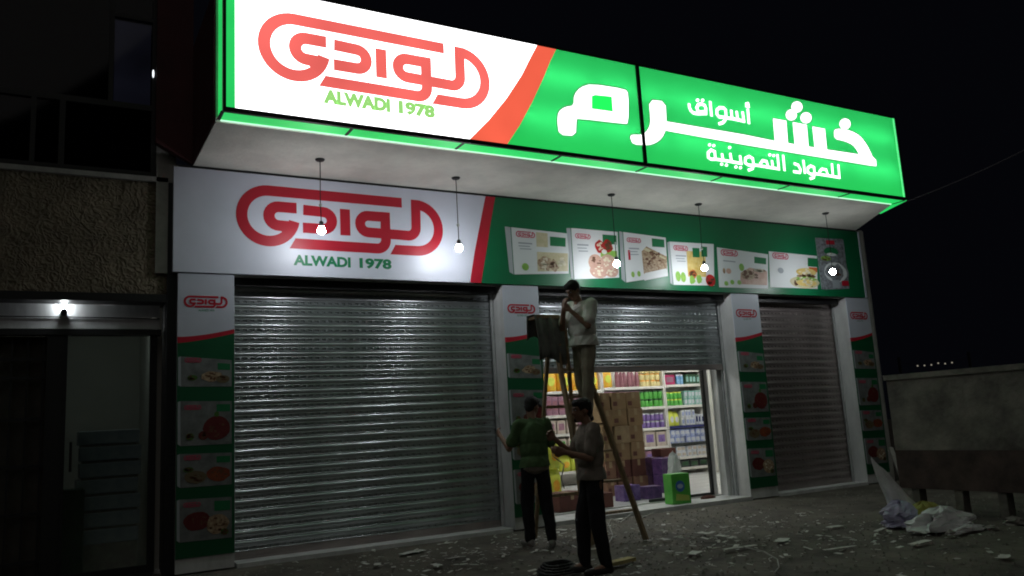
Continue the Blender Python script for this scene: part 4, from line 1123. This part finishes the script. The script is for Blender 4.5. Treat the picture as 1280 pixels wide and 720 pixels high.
# ------------------------------------------------------------------ people
def remesh(mb, name, material, voxel, parent, loc0, smooth_it=5, disp=0.0, dscale=6.0, seed=0, zmin=None):
    me = bpy.data.meshes.new(name + '_src'); me.from_pydata([tuple(v) for v in mb.v], [], mb.f)
    o = bpy.data.objects.new('tmp', me); COL.objects.link(o)
    r = o.modifiers.new('r', 'REMESH'); r.mode = 'VOXEL'; r.voxel_size = voxel
    s = o.modifiers.new('s', 'SMOOTH'); s.factor = .5; s.iterations = smooth_it
    bpy.context.view_layer.update()
    out = bpy.data.meshes.new_from_object(o.evaluated_get(bpy.context.evaluated_depsgraph_get()))
    bpy.data.objects.remove(o); bpy.data.meshes.remove(me)
    out.name = name
    if disp:
        nn = [v.normal.copy() for v in out.vertices]
        for v, n in zip(out.vertices, nn):
            q = Vector((v.co.x * dscale, v.co.y * dscale, v.co.z * dscale * .6 + seed * 3.1))
            w1 = noise.noise(q + Vector((noise.noise(q * .7), 0, noise.noise(q * .9))) * 1.5)
            f = (1 - abs(w1) * 2.2) * .6 + noise.noise(q * 2.3) * .4
            v.co += n * disp * f
    if zmin is not None:
        for v in out.vertices:
            if v.co.z < zmin: v.co.z = zmin + .012 * noise.noise(v.co * 9)
    out.materials.clear(); out.materials.append(material)
    for p in out.polygons: p.use_smooth = True
    ob = bpy.data.objects.new(name, out); COL.objects.link(ob); ob.parent = parent
    return ob

def cone_caps(mb, p, q, r0, r1):
    bm = bmesh.new()
    for c, r in ((p, r0), (q, r1)):
        bmesh.ops.create_icosphere(bm, subdivisions=2, radius=r, matrix=Matrix.Translation(Vector(c)))
    g = bmesh.ops.convex_hull(bm, input=bm.verts)
    for k in ('geom_interior', 'geom_unused'):
        vv = [e for e in g[k] if isinstance(e, bmesh.types.BMVert) and e.is_valid]
        bmesh.ops.delete(bm, geom=list(set(vv)), context='VERTS')
    bm.verts.index_update(); bm.verts.ensure_lookup_table()
    mb.add([v.co[:] for v in bm.verts], [[v.index for v in f.verts] for f in bm.faces]); bm.free()
def ball(mb, c, r, R=None):
    bm = bmesh.new(); bmesh.ops.create_icosphere(bm, subdivisions=3, radius=1.0)
    R = R or Matrix.Identity(3)
    mb.add([tuple(Vector(c) + R @ Vector((v.co.x * r[0], v.co.y * r[1], v.co.z * r[2]))) for v in bm.verts], [[v.index for v in f.verts] for f in bm.faces]); bm.free()

def hand(mb, W, E, side, normal, curl=.5, spread=1.0):
    d = (W - E).normalized(); n = (normal - d * normal.dot(d)).normalized(); s = d.cross(n) * side
    cone_caps(mb, W, W + d * .03, .026, .026)
    tips = [(-.032, .085, .030, .017), (-.011, .093, .040, .023), (.011, .090, .037, .021), (.031, .080, .028, .016)]
    for k, (o_, l, a, b) in enumerate(tips):
        K = W + d * l + s * o_
        cone_caps(mb, W + d * .025 + s * o_ * .5, K, .019, .0125)
        c1 = curl * (1 + .12 * k); d1 = (d * math.cos(c1) + n * math.sin(c1)); d2 = (d * math.cos(c1 * 2.1) + n * math.sin(c1 * 2.1))
        K1 = K + d1 * (a + .004); K2 = K1 + d2 * (b + .010)
        cone_caps(mb, K, K1, .0105, .0095); cone_caps(mb, K1, K2, .0095, .0075)
    T0 = W + d * .03 - s * .026; T1 = T0 - s * .028 + d * .028 + n * .008; T2 = T1 + d * .030 + n * .012
    cone_caps(mb, T0, T1, .015, .0115); cone_caps(mb, T1, T2, .011, .008)

def person(loc, yaw, k, J, look, cat_label, shirt, trouser, shoe, seed=1, under=None, cap=False, bulk=1.0):
    """J: joints in metres for a 1.75 m figure, x = the person's right, y = forward, z = up"""
    t = empty('person', loc, cat_label, 'person')
    t.rotation_euler[2] = yaw
    V = {a: Vector(b) * k for a, b in J.items()}
    hx, hy, hz = V['head']
    H = V['head']; N = V['neck']; C = V['chest']; P_ = V['pelvis']
    Rh = Matrix.Rotation(look[0], 3, 'Z') @ Matrix.Rotation(look[1], 3, 'X')
    b = MB()
    def hd(x, y, z): return H + Rh @ (Vector((x, y, z)) * k)
    S = lambda *r: tuple(q * k for q in r)
    # head
    ball(b, hd(0, -.012, .022), S(.074, .094, .092), Rh)
    ball(b, hd(0, .020, -.030), S(.058, .068, .078), Rh)
    ball(b, hd(0, .052, -.085), S(.026, .024, .022), Rh)
    cone_caps(b, hd(0, .082, .012), hd(0, .104, -.022), .009 * k, .014 * k)
    cone_caps(b, hd(-.016, .080, -.052), hd(.016, .080, -.052), .0085 * k, .0085 * k)
    cone_caps(b, hd(-.016, .078, -.062), hd(.016, .078, -.062), .0085 * k, .0085 * k)
    for s in (-1, 1):
        cone_caps(b, hd(s * .012, .082, .030), hd(s * .045, .066, .032), .011 * k, .009 * k)
        ball(b, hd(s * .078, -.008, -.012), S(.010, .020, .032), Rh)
    cone_caps(b, N, hd(0, -.02, -.06), .056 * k, .050 * k)
    # trunk
    cone_caps(b, N, C.lerp(N, .55), .055 * k, .09 * k)
    mid = P_.lerp(C, .5)
    up = (C - P_).normalized(); rt = (V['sh_r'] - V['sh_l']).normalized(); fw = up.cross(rt) * -1
    fw = rt.cross(up) * -1 if False else up.cross(rt)
    Rt = Matrix((rt, -fw if fw.y < 0 else fw, up)).transposed()
    ball(b, C, S(.158, .108, .175), Rt); ball(b, mid, S(.132, .095, .14), Rt); ball(b, P_, S(.150, .110, .115), Rt)
    cone_caps(b, V['sh_l'], V['sh_r'], .058 * k, .058 * k)
    for s in ('l', 'r'):
        cone_caps(b, V['sh_' + s], V['el_' + s], .050 * k, .038 * k)
        cone_caps(b, V['el_' + s], V['wr_' + s], .039 * k, .026 * k)
        cone_caps(b, V['hip_' + s], V['kn_' + s], .082 * k, .054 * k)
        cone_caps(b, V['kn_' + s], V['an_' + s], .053 * k, .034 * k)
        A_ = V['an_' + s]; T_ = V['toe_' + s]
        cone_caps(b, A_, T_, .034 * k, .026 * k)
        sd = 1 if s == 'r' else -1
        hand(b, V['wr_' + s], V['el_' + s], sd, V.get('pn_' + s, Vector((-sd, 0, 0))), curl=.55)
    body = remesh(b, 'body', M['skin'], .0075, t, None, 4)
    for s in (-1, 1):
        e = MB(); ball(e, hd(s * .030, .080, .012), S(.010, .006, .007), Rh); e.build('eye', M['pil_white'], None, smooth=True).parent = body
        e = MB(); ball(e, hd(s * .030, .0862, .012), S(.0045, .003, .0045), Rh); e.build('pupil', M['black'], None, smooth=True).parent = body
        e = MB(); cone_caps(e, hd(s * .016, .090, .034), hd(s * .046, .076, .036), .0045 * k, .0035 * k); e.build('eyebrow', M['hair'], None, smooth=True).parent = body
    # hair
    h = MB(); ball(h, hd(0, -.022, .040), S(.082, .098, .088), Rh); ball(h, hd(0, .035, .080), S(.062, .052, .040), Rh); ball(h, hd(0, -.062, -.012), S(.062, .048, .070), Rh)
    if cap:
        cone_caps(h, hd(-.03, .07, .06), hd(-.02, .15, .052), .012 * k, .010 * k); cone_caps(h, hd(.03, .07, .06), hd(.02, .15, .052), .012 * k, .010 * k)
        cone_caps(h, hd(.0, .07, .062), hd(.0, .158, .052), .014 * k, .010 * k)
    remesh(h, 'hair', M['hair'], .009, body, None, 2, disp=.008 * k, dscale=34, seed=seed)
    # shirt
    g = MB()
    B = bulk
    ball(g, C, S(.178 * B, .132 * B, .188), Rt); ball(g, mid, S(.166 * B, .130 * B, .16), Rt)
    hem = P_ - Vector((0, 0, .045 * k))
    ball(g, hem, S(.178 * B, .145 * B, .20))
    cone_caps(g, V['sh_l'] + Vector((0, 0, -.006)), V['sh_r'] + Vector((0, 0, -.006)), .068 * k, .068 * k)
    cone_caps(g, C.lerp(N, .5), N - (N - C).normalized() * .02, .10 * k, .066 * k)
    for s in ('l', 'r'):
        e_ = V['sh_' + s].lerp(V['el_' + s], .72)
        cone_caps(g, V['sh_' + s], e_, .070 * k * B, .070 * k * B)
    remesh(g, 'shirt', shirt, .009, t, None, 5, disp=.019 * k, dscale=7, seed=seed, zmin=hem.z)
    if under:
        u_ = MB(); ball(u_, P_ - Vector((0, 0, .055)), S(.172, .138, .085), Rt); remesh(u_, 'undershirt', under, .010, t, None, 4, disp=.008, dscale=9, seed=seed + 4)
    # trousers
    g = MB(); ball(g, P_ - Vector((0, 0, .035 * k)), S(.150, .112, .10), Rt)
    for s in ('l', 'r'):
        cone_caps(g, V['hip_' + s], V['kn_' + s], .090 * k, .074 * k)
        lo = V['kn_' + s].lerp(V['an_' + s], .95)
        cone_caps(g, V['kn_' + s], lo, .074 * k, .058 * k)
    remesh(g, 'trousers', trouser, .010, t, None, 5, disp=.016 * k, dscale=6, seed=seed + 1)
    for s in ('l', 'r'):
        A_ = V['an_' + s]; T_ = V['toe_' + s]
        f = MB(); d = (T_ - A_); d.z = 0; d.normalize()
        base = Vector((A_.x, A_.y, 0)) + Vector((0, 0, min(A_.z, T_.z) - .045 * k))
        cone_caps(f, A_ - Vector((0, 0, .03 * k)) - d * .03 * k, A_ + Vector((0, 0, .0)), .043 * k, .046 * k)
        cone_caps(f, A_ - Vector((0, 0, .034 * k)) - d * .03 * k, T_ + d * .03 * k - Vector((0, 0, .004 * k)), .042 * k, .036 * k)
        cone_caps(f, A_ - Vector((0, 0, .045 * k)) - d * .045 * k, T_ + d * .045 * k - Vector((0, 0, .012 * k)), .030 * k, .026 * k)
        remesh(f, 'shoe', shoe, .008, t, None, 3)
    return t

stand = dict(pelvis=(0, 0, .96), chest=(0, .0, 1.27), neck=(0, -.005, 1.45), head=(0, .025, 1.625), sh_l=(-.165, 0, 1.405), sh_r=(.165, 0, 1.405),
             hip_l=(-.085, 0, .92), hip_r=(.085, 0, .92), kn_l=(-.11, .02, .50), kn_r=(.11, .01, .50), an_l=(-.12, -.02, .085), an_r=(.12, -.03, .085),
             toe_l=(-.14, .12, .045), toe_r=(.14, .11, .045))
J1 = dict(stand, el_l=(-.27, .10, 1.13), wr_l=(-.32, .30, 1.29), el_r=(.25, .06, 1.13), wr_r=(.14, .28, 1.26), pn_l=(1, .2, 0), pn_r=(-1, 0, 0), head=(.03, .05, 1.61),
          kn_l=(-.10, .05, .50), an_l=(-.10, .02, .085), toe_l=(-.13, .16, .045), an_r=(.13, -.10, .085), toe_r=(.18, .03, .045), kn_r=(.11, -.02, .50))
person((4.98, -1.55, 0), math.radians(-14), 1.0, J1, (math.radians(-50), math.radians(-18)), 'person in a green t-shirt seen from behind at the pillar, left arm raised', M['tee_green'], M['denim'], M['shoe_pale'], seed=2, under=M['tee_grey'], cap=True)
J2 = dict(stand, el_l=(-.23, .07, 1.13), wr_l=(-.17, .30, 1.20), el_r=(.21, .12, 1.15), wr_r=(.10, .33, 1.33), pn_l=(1, 0, .2), pn_r=(-1, 0, .2), head=(0, .06, 1.60), neck=(0, .01, 1.45),
          chest=(0, .0, 1.27), toe_l=(-.13, .12, .045), an_r=(.10, .10, .085), toe_r=(.11, .25, .045), kn_r=(.10, .10, .50), kn_l=(-.10, -.0, .50), an_l=(-.10, -.06, .085))
person((4.50, -3.42, 0), math.radians(72), .945, J2, (math.radians(8), math.radians(-6)), 'person in a grey t-shirt and black trousers holding a cord, nearest the camera', M['tee_grey'], M['denim'], M['shoe'], seed=6)
J3 = dict(stand, el_l=(-.22, .12, 1.13), wr_l=(-.07, .25, 1.33), el_r=(.21, .14, 1.15), wr_r=(.03, .26, 1.38), pn_l=(.6, -.4, .5), pn_r=(-.6, -.5, .4), head=(0, .12, 1.585), neck=(0, .04, 1.44),
          chest=(0, .015, 1.26), hip_l=(-.08, 0, .92), an_l=(-.07, .08, .085), toe_l=(-.08, .21, .045), kn_l=(-.09, .06, .50), an_r=(.08, -.07, .085), toe_r=(.10, .07, .045), kn_r=(.10, -.01, .50))
person((5.60, -1.84, 1.385), math.radians(100), 1.0, J3, (math.radians(4), math.radians(-30)), 'person in a pale t-shirt standing high on the wooden ladder', M['tee_pale'], M['khaki'], M['shoe'], seed=9, bulk=1.12)
# the cord in the hands of the nearest person
o = MB().path([(4.16, -3.28, 1.19), (4.14, -3.33, 1.10), (4.20, -3.42, 1.02), (4.17, -3.40, .9), (4.22, -3.36, .8)], .006).build('held_cord', M['whitecord']); tag(o, 'short pale cord dangling from the hands of the nearest man', 'cord')

# ------------------------------------------------------------------ things lying on the dirt
def scrap(px, py, L, W_, label, material='paper', rz=None, lift=.006):
    x, y = on_ground(px, py)
    n = 6; vs = []; fs = []
    rz = random.uniform(0, 3.1) if rz is None else rz
    for j in range(3):
        for i in range(n):
            u = (i / (n - 1) - .5) * L; v = (j / 2 - .5) * W_ * (1 + .3 * random.uniform(-1, 1))
            z = lift * (.6 + abs(noise.noise(Vector((u * 9, v * 9, px))))) * 1.6
            vs.append((u * math.cos(rz) - v * math.sin(rz), u * math.sin(rz) + v * math.cos(rz), z))
    vs += [(a, b, c - .002) for a, b, c in vs[:]]
    q = 3 * n
    for j in range(2):
        for i in range(n - 1):
            a = j * n + i; fs.append((a, a + 1, a + n + 1, a + n)); fs.append((q + a, q + a + n, q + a + n + 1, q + a + 1))
    rim = list(range(n)) + [2 * n - 1] + list(range(3 * n - 1, 2 * n - 1, -1)) + [n]
    for a, b in zip(rim, rim[1:] + rim[:1]): fs.append((a, q + a, q + b, b))
    o = MB().add(vs, fs).build('paper_scrap', M[material]); o.location = (x, y, 0.012)
    tag(o, label, 'scrap', 'scraps lying on the dirt')
where = [(515, 692, .34, .12, 'largest torn pale scrap below the wide shutter', .3), (472, 707, .14, .07, 'small pale scrap at the lower left of the wide shutter', None),
         (545, 708, .16, .08, 'pale scrap just right of the largest torn scrap', None), (557, 681, .22, .05, 'thin pale strip beside the shutter sill', .1), (568, 699, .16, .06, 'short pale strip below the thin strip', .2),
         (775, 650, .12, .08, 'scrap behind the ladder foot', None), (745, 688, .14, .06, 'scrap beside the nearest man', None), (880, 668, .20, .10, 'pale scrap on the dirt in front of the green box', None),
         (903, 672, .16, .09, 'scrap beside the pale pile of crumbs', None), (942, 660, .12, .06, 'little scrap below the third pillar poster', None), (978, 677, .26, .12, 'crumpled white scrap in the middle of the dirt', .5),
         (1044, 660, .22, .08, 'flat pale scrap in front of the narrow shutter', .0), (1050, 687, .40, .05, 'long thin pale strip on the dirt', -.15), (1150, 680, .34, .08, 'grey strip below the plastic heap', .1), (1255, 698, .20, .09, 'scrap at the lower right corner', None),
         (925, 686, .42, .06, 'long pale batten scrap on the dirt', -.1), (868, 693, .20, .10, 'scrap at the lower middle', None), (830, 676, .14, .08, 'scrap right of the ladder foot', None), (700, 664, .18, .07, 'scrap beside the feet of the green shirted man', None), (1100, 664, .3, .05, 'pale stick left of the plastic heap', .3)]
for px, py, L_, W_, lab, rz in where: scrap(px, py, L_, W_, lab, rz=rz)
lt = MB()
for k in range(1100):
    if k % 3: cx_, cy_ = random.choice(((4.0, -1.6), (6.6, -2.6), (7.6, -2.0), (5.6, -1.2), (5.2, -3.4), (7.4, -4.0))); x = random.gauss(cx_, .75); y = random.gauss(cy_, .45)
    else: x = random.uniform(1.5, 9.2); y = random.uniform(-5.5, -.2)
    if y > -.12: continue
    a = random.random() * 6.3; L_ = random.choice((.009, .012, .016, .022, .034)) * random.uniform(.6, 1.4); W_ = L_ * random.uniform(.2, .7)
    z = .012 + random.uniform(0, .012); c_, s_ = math.cos(a), math.sin(a); tz = random.uniform(-.3, .5) * L_
    q = [(x + (u * L_ * c_ - v * W_ * s_), y + (u * L_ * s_ + v * W_ * c_), z + max(0, u * tz) + dz) for dz in (0, .003) for u, v in ((-1, -1), (1, -1), (1, 1), (-1, 1))]
    lt.hexa(q[:4], q[4:])
o = lt.build('litter', M['paper']); tag(o, 'tiny pale crumbs and splinters strewn over the dirt', 'litter', kind='stuff')
x, y = on_ground(776, 706)
o = MB().bar((x - .16, y - .03, .03), (x + .18, y + .05, .03), .10, .035).build('wood_plank', M['wood_pale']); tag(o, 'short yellowish plank beside the shoes of the nearest man', 'plank')
x, y = on_ground(698, 716)
t = empty('cable_coil', (x, y, 0), 'black coil of cable lying at the bottom edge', 'coil')
for k in range(4):
    r = .20 - .02 * k
    pts = [(x + r * math.cos(a * math.pi / 9), y + r * math.sin(a * math.pi / 9), .02 + .022 * k + .006 * math.sin(a)) for a in range(19)]
    MB().path(pts, .013).build('loop', M['cord'], t)
def cord(pts, label, r=.006):
    P3 = [Vector((*on_ground(a, b), .02)) for a, b in pts]
    o = MB().path(P3, r).build('loose_cord', M['whitecord']); tag(o, label, 'cord', 'cords lying on the dirt')
cord([(910, 683), (930, 686), (955, 692), (972, 702), (974, 712), (968, 719)], 'pale cord curling on the dirt at the lower middle')
cord([(760, 660), (764, 650), (775, 655), (792, 642), (800, 650), (830, 636)], 'pale cord behind the ladder foot')
cord([(756, 690), (766, 672), (762, 660)], 'pale cord beside the nearest man')

# plastic heap at the right
hx, hy = on_ground(1160, 652)
crumple('sheet_heap', (hx - .02, hy + .18, 0), .27, .16, .76, M['plastic_white'], 'tall peaked white plastic sheet of the heap by the wall', 'plastic sheet', tip=(-.46, .12), seed=2, taper=.85, fold=.16)
crumple('sheet_heap', (hx + .0, hy + .05, 0), .36, .22, .22, M['plastic_yel'], 'yellow green plastic at the foot of the peaked sheet', 'plastic sheet', tip=(0, 0), seed=4, fold=.45)
a_ = on_ground(1128, 656)
crumple('sheet_heap', (a_[0], a_[1], 0), .22, .20, .26, M['plastic_lil'], 'lilac white plastic bag left of the yellow plastic', 'plastic bag', tip=(0, 0), seed=6, fold=.5)
a_ = on_ground(1178, 660)
crumple('sheet_heap', (a_[0], a_[1], 0), .44, .22, .22, M['plastic_white'], 'low white crumpled plastic at the right of the heap', 'plastic sheet', tip=(0, 0), seed=8, fold=.5)
a_ = on_ground(1212, 664)
crumple('sheet_heap', (a_[0], a_[1], 0), .26, .06, .07, M['plastic_white'], 'thin white plastic tail trailing from the heap', 'plastic sheet', seed=11, fold=.5)
# stick leaning by the corner
o = MB().bar((12.75, -.75, 0), (12.95, -.42, .62), .07, .05).build('broken_block', M['concrete']); tag(o, 'broken concrete piece leaning at the building corner', 'rubble block')
for k, (px, py, s) in enumerate(((1268, 656, .12), (1240, 662, .07), (1188, 668, .06))):
    x, y = on_ground(px, py)
    o = crumple('rubble_stone', (x, y, 0), s, s * .8, s * .8, M['concrete'], ('rubble stone under the right end of the raised wall', 'small rubble stone below the raised wall', 'little stone beside the plastic heap')[k], 'stone', seed=20 + k, n=10, m_=6, fold=.5)
